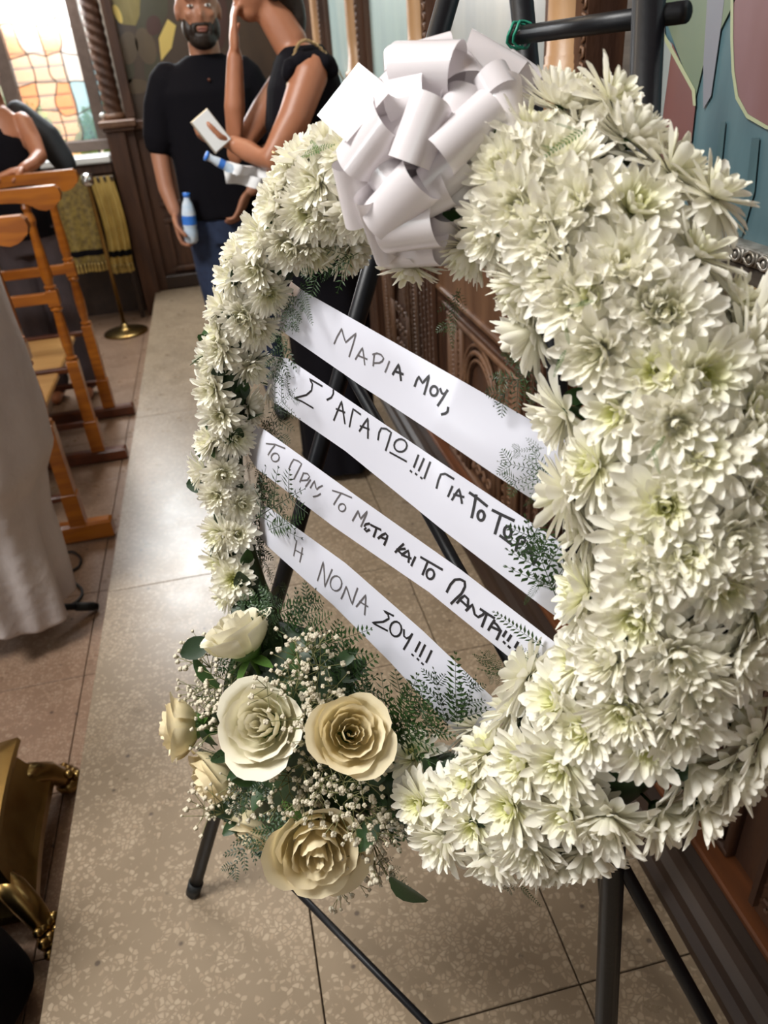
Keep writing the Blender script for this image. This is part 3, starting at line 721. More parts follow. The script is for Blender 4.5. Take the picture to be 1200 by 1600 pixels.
# ================================================================== PEOPLE
def remeshed(mb_list_fn, voxel, name, mt, parent=None, smooth_it=3):
    m = MB(); mb_list_fn(m)
    me = m.mesh(name, mt)
    o = bpy.data.objects.new(name, me); C.objects.link(o)
    md = o.modifiers.new('r', 'REMESH'); md.mode = 'VOXEL'; md.voxel_size = voxel; md.use_smooth_shade = True
    sm = o.modifiers.new('s', 'SMOOTH'); sm.iterations = smooth_it; sm.factor = .5
    dg = bpy.context.evaluated_depsgraph_get(); dg.update()
    me2 = bpy.data.meshes.new_from_object(o.evaluated_get(dg)); me2.name = name
    o.modifiers.clear(); o.data = me2
    if not me2.materials: me2.materials.append(mt)
    me2.polygons.foreach_set('use_smooth', [True]*len(me2.polygons))
    if parent:
        ox, oy, oz = ORG[parent.name]
        me2.transform(Matrix.Translation((-ox, -oy, -oz))); o.parent = parent; ORG[o.name] = ORG[parent.name]
    return o
def cap(m, pts, rs, n=14, sx=1.0):
    pts = [Vector(p) for p in pts]
    a, b_ = pts[0], pts[-1]
    ta = (pts[0]-pts[1]).normalized(); tb_ = (pts[-1]-pts[-2]).normalized()
    P = [a+ta*rs[0]*.95, a+ta*rs[0]*.7]+pts+[b_+tb_*rs[-1]*.7, b_+tb_*rs[-1]*.95]
    R = [rs[0]*.3, rs[0]*.75]+list(rs)+[rs[-1]*.75, rs[-1]*.3]
    m.tube(P, R, n, sx=sx)
def torso(m, rings, n=24):                    # rings: (centre, half width vec, half depth vec)
    vs = []
    for c, a, b_ in rings:
        for k in range(n):
            t = 2*PI*k/n; ct = math.cos(t); st_ = math.sin(t)
            vs.append(Vector(c)+Vector(a)*(abs(ct)**.85*(1 if ct > 0 else -1))+Vector(b_)*(abs(st_)**.9*(1 if st_ > 0 else -1)))
    L_ = len(rings)
    fs = [(i*n+k, i*n+(k+1) % n, (i+1)*n+(k+1) % n, (i+1)*n+k) for i in range(L_-1) for k in range(n)]+[tuple(range(n))[::-1], tuple((L_-1)*n+k for k in range(n))]
    m.add(vs, fs)
def head(m, c, fwd, up=(0, 0, 1), s=1.0, turn_=0):      # c: centre of head
    f_ = Vector(fwd).normalized(); u = Vector(up).normalized(); r_ = f_.cross(u).normalized(); c = Vector(c)
    Mx = Matrix((r_, f_, u)).transposed()
    def B(p, r): m.ball(c+Mx @ (Vector(p)*s), tuple(x*s for x in r), Mx, 20, 14)
    B((0, -.012, .03), (.076, .095, .088)); B((0, .022, -.02), (.064, .070, .085)); B((0, .038, -.075), (.045, .042, .036))
    B((0, .085, -.012), (.013, .020, .022)); B((0, .080, .01), (.009, .012, .028)); B((0, .078, .038), (.055, .018, .012))
    B((.035, .07, -.01), (.022, .018, .016)); B((-.035, .07, -.01), (.022, .018, .016))
    B((.078, -.005, -.005), (.008, .018, .03)); B((-.078, -.005, -.005), (.008, .018, .03))
    B((0, .080, -.052), (.024, .012, .007)); B((0, .078, -.062), (.020, .011, .007))
    return Mx
def face_bits(t, body, c, Mx, s=1.0, brows=True):
    c = Vector(c)
    for sx in (-1, 1):
        e = MB(); e.ball(c+Mx @ Vector((sx*.031*s, .0835*s, .014*s)), (.012*s, .008*s, .0055*s), Mx, 12, 8); eo = e.build('eye', M_eyew, t)
        e = MB(); e.ball(c+Mx @ Vector((sx*.031*s, .0885*s, .0145*s)), .0050*s, Mx, 10, 6); e.build('iris', M_iris, eo)
        if brows:
            e = MB(); e.tube([c+Mx @ Vector((sx*(.014+.012*k)*s, (.096-.004*k)*s, (.036+.004*math.sin(k))*s)) for k in range(4)], [.003, .0045, .004, .002], 6); e.build('eyebrow', M_hair, t)
    l = MB(); l.ball(c+Mx @ Vector((0, .090*s, -.054*s)), (.021*s, .005*s, .0045*s), Mx, 12, 6); l.ball(c+Mx @ Vector((0, .088*s, -.062*s)), (.018*s, .006*s, .005*s), Mx, 12, 6); l.build('lips', M_lips, t)
def hand(m, wrist, d, palm_n, side, curl=.5, s=1.0):     # d pointing to the fingers, palm_n palm facing, side = thumb side sign
    w_ = Vector(wrist); d = Vector(d).normalized(); n = Vector(palm_n); n = (n-d*n.dot(d)).normalized(); x = d.cross(n)*side
    pc = w_+d*.045*s
    Mx = Matrix((x, n, d)).transposed()
    m.ball(pc, (.039*s, .016*s, .05*s), Mx, 14, 10); m.ball(w_+d*.075*s, (.037*s, .013*s, .02*s), Mx, 12, 8)
    for k, L_ in enumerate((.072, .08, .074, .058)):
        b0 = w_+d*.085*s+x*(.027-.018*k)*s
        p = [b0-d*.02*s, b0]; a = .25*curl; dd = d.copy(); q = b0
        for sg, fr_ in enumerate((.45, .32, .25)):
            dd = (d*math.cos(a)+n*math.sin(a)).normalized(); q = q+dd*L_*fr_*s; p.append(q); a += curl*1.0
        cap(m, p, [.0098*s, .0098*s, .0092*s, .0085*s, .0075*s], 8)
    th0 = w_+d*.02*s+x*.028*s
    t1 = th0+(d*.7+x*.7+n*.2).normalized()*.038*s; t2 = t1+(d*.95+x*.25+n*(.2+.5*curl)).normalized()*.03*s; t3 = t2+(d+n*(.3+.6*curl)).normalized()*.022*s
    cap(m, [th0, t1, t2, t3], [.014*s, .0115*s, .0105*s, .009*s], 8)

# ---- bearded man (faces the camera)
gm = thing('person', 'bearded bald man in black t-shirt and jeans holding a water bottle', 'person', (.03, 3.45, 0))
Hm = Vector((.055, 3.40, 1.615))
Mm = {}
LANK, RANK = Vector((.13, 3.47, .07)), Vector((-.06, 3.5, .07))
def man_body(m):
    Mm['h'] = head(m, Hm, (.05, -1, -.04), (0.02, 0, 1))
    cap(m, [Hm+Vector((0, .015, -.06)), Hm+Vector((0, .03, -.16))], [.055, .06], 16)
    torso(m, [((.035, 3.45, .86), (.15, 0, 0), (0, .10, 0)), ((.035, 3.45, .95), (.165, 0, 0), (0, .115, 0)), ((.03, 3.44, 1.08), (.15, 0, 0), (0, .11, 0)), ((.035, 3.44, 1.25), (.165, 0, 0), (0, .115, 0)), ((.04, 3.44, 1.36), (.175, 0, 0), (0, .11, 0)), ((.045, 3.44, 1.43), (.12, 0, 0), (0, .075, 0)), ((.05, 3.43, 1.47), (.06, 0, 0), (0, .055, 0))])
    for hp, kn_, an in (((.12, 3.45, .88), (.125, 3.42, .48), LANK), ((-.05, 3.45, .88), (-.055, 3.43, .48), RANK)):
        cap(m, [hp, (Vector(hp)+Vector(kn_))/2, kn_, (Vector(kn_)+an)/2+Vector((0, .02, .03)), an], [.085, .075, .055, .05, .036], 14)
        cap(m, [an+Vector((0, .03, -.04)), an+Vector((0, -.08, -.045)), an+Vector((.0, -.16, -.05))], [.032, .032, .022], 10)
    # arms
    cap(m, [(-.115, 3.43, 1.375), (-.155, 3.43, 1.28), (-.185, 3.42, 1.15), (-.185, 3.38, 1.03), (-.17, 3.34, .95)], [.05, .045, .038, .034, .025], 14)
    hand(m, (-.168, 3.335, .945), (.02, -.1, -1), (1, -.2, 0), 1, .95)
    cap(m, [(.20, 3.43, 1.375), (.245, 3.45, 1.27), (.26, 3.44, 1.14), (.22, 3.38, 1.05), (.15, 3.33, 1.0)], [.05, .045, .038, .034, .025], 14)
    hand(m, (.13, 3.325, .995), (-.6, -.1, -1), (0, .3, 1), 1, .6)
body = remeshed(man_body, .007, 'body', M_skin, gm)
face_bits(gm, body, Hm, Mm['h'])
def beard(m):
    Mx = Mm['h']
    def B(p, r): m.ball(Hm+Mx @ Vector(p), r, Mx, 16, 10)
    B((0, .045, -.088), (.052, .050, .036)); B((.048, .028, -.055), (.022, .045, .042)); B((-.048, .028, -.055), (.022, .045, .042))
    B((0, .084, -.041), (.032, .011, .007)); B((.03, .076, -.056), (.011, .013, .022)); B((-.03, .076, -.056), (.011, .013, .022)); B((0, .083, -.078), (.028, .014, .012))
remeshed(beard, .0045, 'beard', M_hair, gm, 2)
def shirt(m):
    torso(m, [((.035, 3.45, .90), (.18, 0, 0), (0, .13, 0)), ((.035, 3.45, .95), (.18, 0, 0), (0, .13, 0)), ((.03, 3.44, 1.08), (.172, 0, 0), (0, .128, 0)), ((.035, 3.44, 1.25), (.182, 0, 0), (0, .13, 0)), ((.04, 3.44, 1.36), (.20, 0, 0), (0, .128, 0)), ((.045, 3.44, 1.425), (.165, 0, 0), (0, .098, 0)), ((.05, 3.435, 1.455), (.11, 0, 0), (0, .08, 0)), ((.052, 3.43, 1.478), (.068, 0, 0), (0, .066, 0))])
    cap(m, [(-.10, 3.435, 1.39), (-.145, 3.43, 1.31), (-.175, 3.425, 1.205)], [.076, .07, .065], 16)
    cap(m, [(.185, 3.435, 1.39), (.23, 3.44, 1.31), (.255, 3.445, 1.205)], [.076, .07, .065], 16)
sh = remeshed(shirt, .009, 'shirt', M_bcloth, gm)
for k in range(3):
    e = MB(); e.ball((.052, 3.318-.0*k, 1.395-.045*k), (.006, .003, .006)); e.build('button', M_chaird, sh)
def jeans(m):
    torso(m, [((.035, 3.45, .80), (.155, 0, 0), (0, .105, 0)), ((.035, 3.45, .90), (.165, 0, 0), (0, .118, 0)), ((.035, 3.45, .97), (.16, 0, 0), (0, .112, 0))])
    for hp, kn_, an in (((.12, 3.45, .86), (.125, 3.42, .48), LANK), ((-.05, 3.45, .86), (-.055, 3.43, .48), RANK)):
        cap(m, [hp, (Vector(hp)+Vector(kn_))/2, kn_, (Vector(kn_)+an)/2+Vector((0, .02, .03)), an+Vector((0, 0, .03))], [.092, .084, .067, .062, .058], 16)
remeshed(jeans, .009, 'jeans', M_denim, gm)
for an in (LANK, RANK):
    s_ = MB(); cap(s_, [an+Vector((0, .03, -.035)), an+Vector((0, -.08, -.04)), an+Vector((.0, -.17, -.045))], [.036, .036, .027], 12); s_.build('shoe', M_rub, gm)
def bottle(label, base, axis, L_=.19, R=.028):
    t = thing('water_bottle', label, 'bottle', tuple(base)); Mx = frame(axis, base)
    MB().lathe([(R*.7, 0), (R, .01), (R, L_*.25), (R*.93, L_*.3), (R, L_*.35), (R, L_*.6), (R*.75, L_*.78), (.012, L_*.88), (.012, L_*.93)], Mx, 16).build('bottle_body', M_bottle, t)
    MB().lathe([(.0145, L_*.92), (.0145, L_)], Mx, 12).build('cap', M_bluecap, t)
    MB().lathe([(R*1.02, L_*.38), (R*1.02, L_*.56)], Mx, 16, cap=False).build('paper_label', M_bluecap, t)
bottle('clear water bottle with blue label held low in the bearded man\'s hand', (-.125, 3.30, .83), (.08, 0, 1))

# ---- woman in black (faces left)
wo_ = thing('person', 'woman in sleeveless black top and long black skirt raising a hand to her face', 'person', (.33, 2.78, 0))
Hw = Vector((.235, 2.82, 1.655)); Mw = {}
Ls, Le, Lh = Vector((.345, 2.64, 1.40)), Vector((.185, 2.58, 1.175)), Vector((.085, 2.69, 1.225))
Rs, Re, Rh = Vector((.33, 2.93, 1.41)), Vector((.085, 2.80, 1.185)), Vector((.135, 2.80, 1.46))
def wom_body(m):
    Mw['h'] = head(m, Hw, (-1, -.18, -.12), (-.08, 0, 1), .95)
    cap(m, [Hw+Vector((.02, 0, -.06)), (.315, 2.795, 1.48)], [.05, .056], 16)
    torso(m, [((.36, 2.79, .85), (0, .155, 0), (.12, 0, 0)), ((.36, 2.79, .95), (0, .165, 0), (.12, 0, 0)), ((.34, 2.79, 1.10), (0, .125, 0), (.095, 0, 0)), ((.33, 2.79, 1.26), (0, .145, 0), (.115, 0, 0)), ((.34, 2.79, 1.37), (0, .155, 0), (.10, 0, 0)), ((.335, 2.79, 1.43), (0, .11, 0), (.07, 0, 0)), ((.325, 2.79, 1.48), (0, .055, 0), (.05, 0, 0))])
    for sy in (-1, 1):
        cap(m, [(.36, 2.79+sy*.08, .88), (.345, 2.79+sy*.08, .48), (.36, 2.79+sy*.07, .10)], [.085, .055, .036], 12)
        cap(m, [(.38, 2.79+sy*.07, .04), (.26, 2.79+sy*.07, .035), (.20, 2.79+sy*.07, .03)], [.03, .03, .02], 10)
    cap(m, [Ls, Ls*.5+Le*.5+Vector((.012, -.01, 0)), Le, Le*.4+Lh*.6, Lh], [.056, .05, .04, .033, .026], 16)
    hand(m, Lh, (-1, .1, .25), (0.2, .3, 1), -1, .9, .92)
    cap(m, [Rs, Rs*.5+Re*.5, Re, Re*.5+Rh*.5+Vector((.0, -.01, 0)), Rh], [.052, .046, .038, .034, .025], 16)
    hand(m, Rh, (.12, .0, 1), (1, .1, 0), 1, .28, .95)
wb_ = remeshed(wom_body, .007, 'body', M_skin2, wo_)
face_bits(wo_, wb_, Hw, Mw['h'], .95)
def hair(m):
    Mx = Mw['h']
    def B(p, r): m.ball(Hw+Mx @ Vector(p), r, Mx, 16, 10)
    B((0, -.03, .045), (.088, .092, .085)); B((0, -.07, -.03), (.07, .05, .09)); B((0, -.10, -.10), (.05, .035, .08)); B((.07, -.03, -.01), (.018, .05, .06)); B((-.07, -.03, -.01), (.018, .05, .06))
remeshed(hair, .008, 'hair', M_hair, wo_)
def top(m):
    torso(m, [((.36, 2.79, .96), (0, .175, 0), (.132, 0, 0)), ((.34, 2.79, 1.10), (0, .14, 0), (.115, 0, 0)), ((.33, 2.79, 1.26), (0, .160, 0), (.132, 0, 0)), ((.34, 2.79, 1.37), (0, .165, 0), (.118, 0, 0)), ((.345, 2.79, 1.445), (0, .13, 0), (.085, 0, 0)), ((.345, 2.79, 1.475), (0, .085, 0), (.065, 0, 0))])
    for sy in (-1, 1):          # ruffled cap sleeves
        for k in range(9):
            t = k/8*PI; c = Vector((.345-.068*math.cos(t), 2.79+sy*(.155+.01*math.sin(k*2.3)), 1.415+.03*math.sin(t)-.01))
            m.ball(c, (.022, .03, .024+.006*(k % 2)), None, 10, 8)
remeshed(top, .008, 'top', M_bcloth, wo_)
sk = MB()
def skf(u, v):
    a = 2*PI*u; z = 1.02-.985*v; rx = .13+.03*math.sin(min(1, v*3)*PI/2)-.012*v; ry = .175+.02*v
    rr_ = 1+.05*v*math.sin(9*a)+.03*v*math.sin(5*a+2)
    return (.35-.03*v+rx*rr_*math.cos(a), 2.79+ry*rr_*math.sin(a), z)
sk.grid(skf, 72, 20, closed=True); sk.build('skirt', M_bcloth, wo_)
for sy in (-1, 1):
    s_ = MB(); cap(s_, [(.37, 2.79+sy*.07, .03), (.27, 2.79+sy*.07, .028), (.19, 2.79+sy*.07, .024)], [.034, .034, .022], 10); s_.build('shoe', M_rub, wo_)
bg_ = thing('shoulder_bag', 'black shoulder bag on a gold chain hanging behind the woman\'s elbow', 'bag', (.20, 2.57, .90))
MB().box((.17, 2.53, .90), (.35, 2.598, 1.12), bev=.018).build('bag_body', mat('bag_leather', (.05, .055, .065), .35, bump=(120, .3, .002)), bg_, False)
MB().box((.168, 2.522, 1.04), (.352, 2.530, 1.10), bev=.003).build('flap', mat('flap_leather', (.08, .085, .095), .3), bg_, False)
ch = MB(); P1 = smooth_path([Vector((.195, 2.60, 1.11)), Vector((.25, 2.605, 1.30)), Vector((.290, 2.655, 1.42)), Vector((.335, 2.67, 1.485)), Vector((.40, 2.67, 1.45)), Vector((.46, 2.64, 1.33)), Vector((.42, 2.60, 1.2)), Vector((.345, 2.60, 1.10))], 12)
for i, p in enumerate(P1[::1]):
    d = (P1[min(i+1, len(P1)-1)]-P1[max(i-1, 0)]).normalized(); q = frame(d, p, spin=(i % 2)*PI/2)
    ch.tube([q @ Vector((0, .004*math.cos(t), .007*math.sin(t))) for t in [k*2*PI/7 for k in range(8)]], .0015, 4)
ch.build('chain_strap', M_chain, bg_)
ph = thing('mobile_phone', 'beige-cased phone held in the woman\'s lower hand', 'phone', (.02, 2.66, 1.25))
Mp = frame((.3, -.9, .3), (.025, 2.655, 1.265), spin=.5)
MB().box((-.036, -.05, -.005), (.036, .06, .005), Mp, .003).build('case', M_phone, ph, False)
MB().box((-.033, -.047, .005), (.033, .057, .0062), Mp, .0005).build('screen', M_marble, ph, False)
bottle('small blue-capped bottle pinched under the phone', (.075, 2.62, 1.155), (-.7, -.1, .45), .10, .014)
ts = thing('paper_tissue', 'crumpled white tissue below the woman\'s hand', 'tissue', (.10, 2.60, 1.17))
m = MB(); m.grid(lambda u, v: Vector((.04+.13*u, 2.615+.02*math.sin(u*9+v*5), 1.185-.05*v-.035*u+.01*math.sin(v*11))), 16, 8); m.build('sheet', M_flame, ts)
wa = MB(); wa.tube([Vector((.205, 2.575, 1.19))+frame(Le-Ls) @ Vector((.03*math.cos(t), .03*math.sin(t), 0)) for t in [k*2*PI/20 for k in range(21)]], .006, 6)
tag(wa.build('gold_bracelet', M_chain), 'gold bracelet at the woman\'s bent elbow', 'bracelet')

# ---- person in black top resting a hand on the stall rail (far left)
pl_ = thing('person', 'grey-haired person in black sleeveless top resting a hand on the stall rail', 'person', (-.99, 4.42, ZL))
Hl = Vector((-.97, 4.42, 1.49)); Ml = {}
def lp_body(m):
    Ml['h'] = head(m, Hl, (.55, -.8, -.1), (0, 0, 1), .95)
    cap(m, [Hl+Vector((0, .02, -.06)), Hl+Vector((0, .04, -.16))], [.05, .055], 14)
    torso(m, [((-1.0, 4.45, .68), (.14, 0, 0), (0, .10, 0)), ((-1.0, 4.45, .80), (.155, 0, 0), (0, .115, 0)), ((-1.0, 4.44, .93), (.13, 0, 0), (0, .10, 0)), ((-.99, 4.44, 1.10), (.15, 0, 0), (0, .11, 0)), ((-.99, 4.44, 1.22), (.155, 0, 0), (0, .10, 0)), ((-.98, 4.44, 1.29), (.11, 0, 0), (0, .07, 0)), ((-.97, 4.43, 1.34), (.055, 0, 0), (0, .05, 0))])
    for sx in (-1, 1):
        cap(m, [(-1.0+sx*.075, 4.45, .72), (-1.0+sx*.08, 4.42, .32), (-1.0+sx*.08, 4.47, -.08)], [.08, .055, .036], 12)
        cap(m, [(-1.0+sx*.08, 4.49, -.125), (-1.0+sx*.09, 4.36, -.13)], [.03, .028], 10)
    cap(m, [(-.855, 4.43, 1.265), (-.825, 4.38, 1.19), (-.80, 4.30, 1.12), (-.82, 4.20, 1.10), (-.85, 4.13, 1.09)], [.048, .045, .038, .03, .025], 14)
    hand(m, (-.855, 4.125, 1.09), (-.7, -.5, -.1), (0, 0, -1), 1, .35)
    cap(m, [(-1.125, 4.43, 1.265), (-1.17, 4.42, 1.08), (-1.15, 4.33, .93)], [.048, .04, .028], 14)
    hand(m, (-1.145, 4.32, .92), (.2, -.5, -1), (1, 0, 0), -1, .6)
lb = remeshed(lp_body, .008, 'body', M_skin2, pl_)
face_bits(pl_, lb, Hl, Ml['h'], .95)
def lhair(m):
    Mx = Ml['h']; m.ball(Hl+Mx @ Vector((0, -.025, .045)), (.086, .092, .082), Mx, 16, 10); m.ball(Hl+Mx @ Vector((0, -.06, -.02)), (.072, .05, .07), Mx, 16, 10)
remeshed(lhair, .009, 'hair', mat('silver_hair', (.5, .52, .54), .5, bump=(120, .5, .003)), pl_)
def ltop(m):
    torso(m, [((-1.0, 4.45, .74), (.165, 0, 0), (0, .125, 0)), ((-1.0, 4.44, .93), (.145, 0, 0), (0, .115, 0)), ((-.99, 4.44, 1.10), (.160, 0, 0), (0, .122, 0)), ((-.99, 4.44, 1.20), (.150, 0, 0), (0, .11, 0)), ((-.985, 4.44, 1.26), (.10, 0, 0), (0, .085, 0))])
remeshed(ltop, .009, 'top', M_bcloth, pl_)
def ltr(m):
    torso(m, [((-1.0, 4.45, .66), (.15, 0, 0), (0, .11, 0)), ((-1.0, 4.45, .80), (.165, 0, 0), (0, .122, 0))])
    for sx in (-1, 1): cap(m, [(-1.0+sx*.08, 4.45, .70), (-1.0+sx*.085, 4.43, .32), (-1.0+sx*.085, 4.47, -.06)], [.095, .082, .075], 14)
remeshed(ltr, .009, 'trousers', M_gcloth, pl_)
bp_ = thing('backpack', 'dark padded bag behind the shoulder of the person at the rail', 'bag', (-.80, 4.62, .95))
def bpk(m): cap(m, [(-.90, 4.62, 1.30), (-.80, 4.62, 1.18), (-.74, 4.6, 1.06)], [.06, .075, .06], 16)
remeshed(bpk, .01, 'bag_body', mat('dark_canvas', (.022, .028, .036), .7, bump=(60, .3, .003)), bp_)

# ---- dark bag at the bottom-left
bb = thing('black_cloth_bag', 'soft black cloth bag at the bottom-left corner, in front of the brass stand', 'bag', (-.66, .86, ZL))
bc = Vector((-.755, .93, 0))
def bagf(u, v):
    a = 2*PI*u; z = ZL+.004+.60*v
    r = .115*(1-.25*v)*(1+.06*math.sin(5*a+3*v)+.05*math.sin(3*a-6*v)) * (math.sin(min(1, v*6+.35)*PI/2)) * (1 if v < .9 else math.sqrt(max(0, 1-((v-.9)/.1)**2))+.02)
    r += .018*math.sin(v*9)
    return (bc.x+r*math.cos(a), bc.y+r*math.sin(a)*1.1, z)
m = MB(); m.grid(bagf, 48, 36, closed=True); m.build('cloth_body', M_bcloth, bb)
m = MB(); m.tube([(bc.x-.05, bc.y, .2), (bc.x-.055, bc.y, .30), (bc.x, bc.y, .35), (bc.x+.04, bc.y, .30), (bc.x+.045, bc.y, .2)], .008, 8); m.build('handle', M_bcloth, bb)

# ================================================================== EASEL
LF = on_z(302, 1397); LT = at(700, 0, .86); LFd = (LT-LF)
A_ = at(1012, 50, .63); B_ = at(955, 1400, .87); RF = A_+(B_-A_)*(A_.z/(A_.z-B_.z))
es = thing('easel', 'black tubular metal easel with splayed legs carrying the flower wreath', 'easel', tuple((LF+RF)/2*1.0-Vector((0, 0, 0))))
def leg(a, b_, r, nm='leg', foot=True):
    a = Vector(a); b_ = Vector(b_); d = (b_-a).normalized()
    o = MB().tube([a+d*.012, b_], r, 16).build(nm, M_black, es)
    if foot: MB().tube([a+Vector((0, 0, .001)), a+d*.035], [r*1.12, r*1.2], 16).build('rubber_foot', M_rub, o)
    return o
TOPL = LF+(LT-LF)*1.14; TOPR = RF+(A_-RF)*1.14
leg(LF+Vector((0, 0, .004)), TOPL, .0128); leg(RF+Vector((0, 0, .004)), TOPR, .0135)
rfp = on_z(950, 1440); leg(rfp+Vector((0, 0, .004)), at(808, -70, .77), .0125, 'rear_leg')
def lp(px, py):     # point on left leg nearest a ray
    d = ray(px, py).normalized(); u = (LT-LF).normalized(); w0 = EYE-LF
    b1 = d.dot(u); d1 = d.dot(w0); e1 = u.dot(w0); s_ = (b1*0+e1-b1*d1)/(1-b1*b1); return LF+u*s_
p1 = lp(538, 567); p2 = at(965, 1340, .862); p2e = p1+(p2-p1)*1.55
MB().tube([p1, p2e], .008, 12).build('brace_rod', M_black, es)
p3 = lp(338, 1265); p4 = RF+(A_-RF)*.09
MB().tube([p3, p4], .0062, 10).build('lower_rod', M_black, es)
c1 = at(1012, 27, .642); c2 = at(812, 55, .775); cd = (c1-c2).normalized()
xb = MB().tube([c2-cd*.01, c1+cd*.040], .0085, 14).build('cross_bar', M_black, es)
for q in (c2+cd*.006, c2-cd*.004):
    wv = MB(); wv.tube([q+frame(cd) @ Vector((.012*math.cos(t), .012*math.sin(t), .003*math.sin(t*3))) for t in [k*2*PI/14 for k in range(15)]], .0016, 5); wv.build('wire_tie', M_wire, es)

# ================================================================== WREATH
RC = Vector((.135, .675, 1.03)); U = Vector((.601, -.799, 0)).normalized(); Nn = Vector((-.777, -.584, .234)); Nn = (Nn-U*Nn.dot(U)).normalized(); V = Nn.cross(U)
RA, RB = .294, .336
def ringp(th): return RC+U*(RA*math.cos(th))+V*(RB*math.sin(th))
def rad(th): return .075+.031*math.cos(th)
TH = np.linspace(0, 2*PI, 181)[:-1]
RING = np.array([tuple(ringp(t)) for t in TH]); RR = np.array([rad(t) for t in TH])
def hit(px, py, k=.70):                # first point of the flower bed under a pixel, its outward normal, theta
    d = ray(px, py); ts_ = np.arange(.4, 1.5, .003)
    P = np.array(EYE)[None]+ts_[:, None]*np.array(d)[None]
    D = np.linalg.norm(P[:, None]-RING[None], axis=2)-RR[None]*k
    mn = D.min(1); idx = np.where(mn < 0)[0]
    i = idx[0] if len(idx) else int(mn.argmin())
    j = int(D[i].argmin()); p = Vector(P[i]); c = Vector(RING[j]); t = Vector((RING[(j+1) % 180]-RING[j-1])).normalized()
    n = p-c; n = (n-t*n.dot(t)).normalized()
    return p, n, TH[j]
wr_ = thing('flower_wreath', 'large oval funeral wreath of white chrysanthemums with a rose cluster, on the easel', 'wreath', tuple(RC))
WO = Vector(RC)
# foam core
co = MB()
def core(u, v):
    th = 2*PI*u; c = ringp(th); t = (-U*RA*math.sin(th)+V*RB*math.cos(th)).normalized(); o = (t.cross(Nn)).normalized(); a = 2*PI*v; r = rad(th)*.55
    return c+o*math.cos(a)*r*1.0+Nn*math.sin(a)*r*.85
co.grid(core, 96, 16, closed=True); co.build('moss_core', M_leafd, wr_)

def flower_mesh(seed, rings, length=1.0, wide=.22, curl=.5, tint=1.0, name='chrysanthemum'):
    r = random.Random(seed); m = MB()
    for (n, el, L_, w_, cu, z0, tn) in rings:   # petals, elevation deg above the plane, length, width, curl, base height, yellow tint
        for k in range(n):
            a = 2*PI*(k+r.uniform(-.28, .28))/n; e = math.radians(el+r.gauss(0, 6)); Lk = L_*r.uniform(.86, 1.1); wk = w_*r.uniform(.9, 1.15); ck = cu+r.gauss(0, .14); tw = r.gauss(0, .22)
            if r.random() < .06: e -= .45; ck -= .3
            ca, sa = math.cos(a), math.sin(a); p = Vector((.06*ca, .06*sa, z0)); seg = 6; rows = []; ang = e
            for s in range(seg+1):
                t = s/seg
                prof = (.50+.80*t-.16*t*t) if t < .75 else (.50+.80*.75-.16*.5625)*math.sqrt(max(0, 1-((t-.75)/.27)**2))
                hw = wk*.5*prof
                d = Vector((ca*math.cos(ang), sa*math.cos(ang), math.sin(ang))); sd = Vector((-sa, ca, 0)); nn_ = sd.cross(d)*-1
                sd2 = (sd*math.cos(tw*t)+nn_*math.sin(tw*t)); cupd = nn_*(-1)
                up = Vector((-ca*math.sin(ang), -sa*math.sin(ang), math.cos(ang)))
                cup = hw*(.55 if el > 30 else .32)
                tip = .02*L_ if s == seg else 0
                rows.append((p-sd2*hw+up*cup-d*tip, p-sd2*hw*.5+up*cup*.25, p.copy(), p+sd2*hw*.5+up*cup*.25, p+sd2*hw+up*cup-d*tip))
                p = p+d*(Lk/seg); ang += ck/seg
            vs = [q for row in rows for q in row]; fs = []
            for s in range(seg):
                for c in range(4): fs.append((s*5+c, s*5+c+1, s*5+5+c+1, s*5+5+c))
            cs_ = []
            for s in range(seg+1):
                t = s/seg; y = min(1, max(0, tn*1.9*(1-t*.8)))*tint
                base = (.985-.16*y, .953-.105*y, .88-.60*y)
                cs_ += [base]*5
            m.add(vs, fs, cs_)
    return m.mesh(name, M_petal)
V1 = [  # (rings) open daisy-like, dense incurved, loose
 [(18, -8, .98, .26, .25, 0, .10), (18, 10, .94, .25, .2, .03, .12), (17, 27, .82, .23, .2, .06, .18), (15, 44, .66, .20, .3, .08, .30), (13, 60, .46, .16, .45, .10, .55), (10, 74, .28, .12, .5, .11, .85)],
 [(20, -14, .96, .22, .45, 0, .08), (22, 4, .95, .21, .5, .03, .08), (22, 20, .86, .20, .55, .06, .10), (20, 37, .74, .19, .65, .09, .16), (18, 54, .58, .17, .8, .11, .25), (14, 70, .40, .14, .9, .12, .45), (9, 82, .26, .12, .8, .12, .6)],
 [(15, -22, 1.04, .28, -.25, 0, .06), (16, -2, .98, .27, .0, .03, .08), (16, 20, .86, .25, .15, .06, .12), (13, 42, .62, .20, .3, .08, .25), (12, 62, .38, .14, .4, .10, .6)],
 [(16, 14, 1.0, .26, -.3, 0, .10), (16, 32, .95, .25, -.1, .02, .10), (15, 48, .85, .22, .1, .04, .14), (13, 62, .70, .18, .25, .06, .2), (9, 76, .5, .14, .4, .08, .35)],
 [(24, -5, .95, .15, .35, 0, .10), (26, 10, .92, .14, .4, .03, .10), (26, 24, .85, .13, .5, .05, .14), (24, 38, .74, .12, .6, .07, .2), (22, 52, .6, .11, .7, .09, .35), (18, 66, .42, .10, .8, .10, .55), (10, 78, .26, .09, .8, .11, .8)],
]
FM = [flower_mesh(i*7+j, V1[i], name='chrysanthemum') for i in range(5) for j in range(2)]
em = MB(); r_e = random.Random(2)
for k in range(42):
    a = k*2.4; rr = .017*math.sqrt(k); em.ball((rr*math.cos(a)*1.1, rr*math.sin(a)*1.1, .15-.10*(rr/.12)**2+.02), (.014, .014, .022), nu=5, nv=3)
EYE_ME = em.mesh('flower_centre', M_eye)
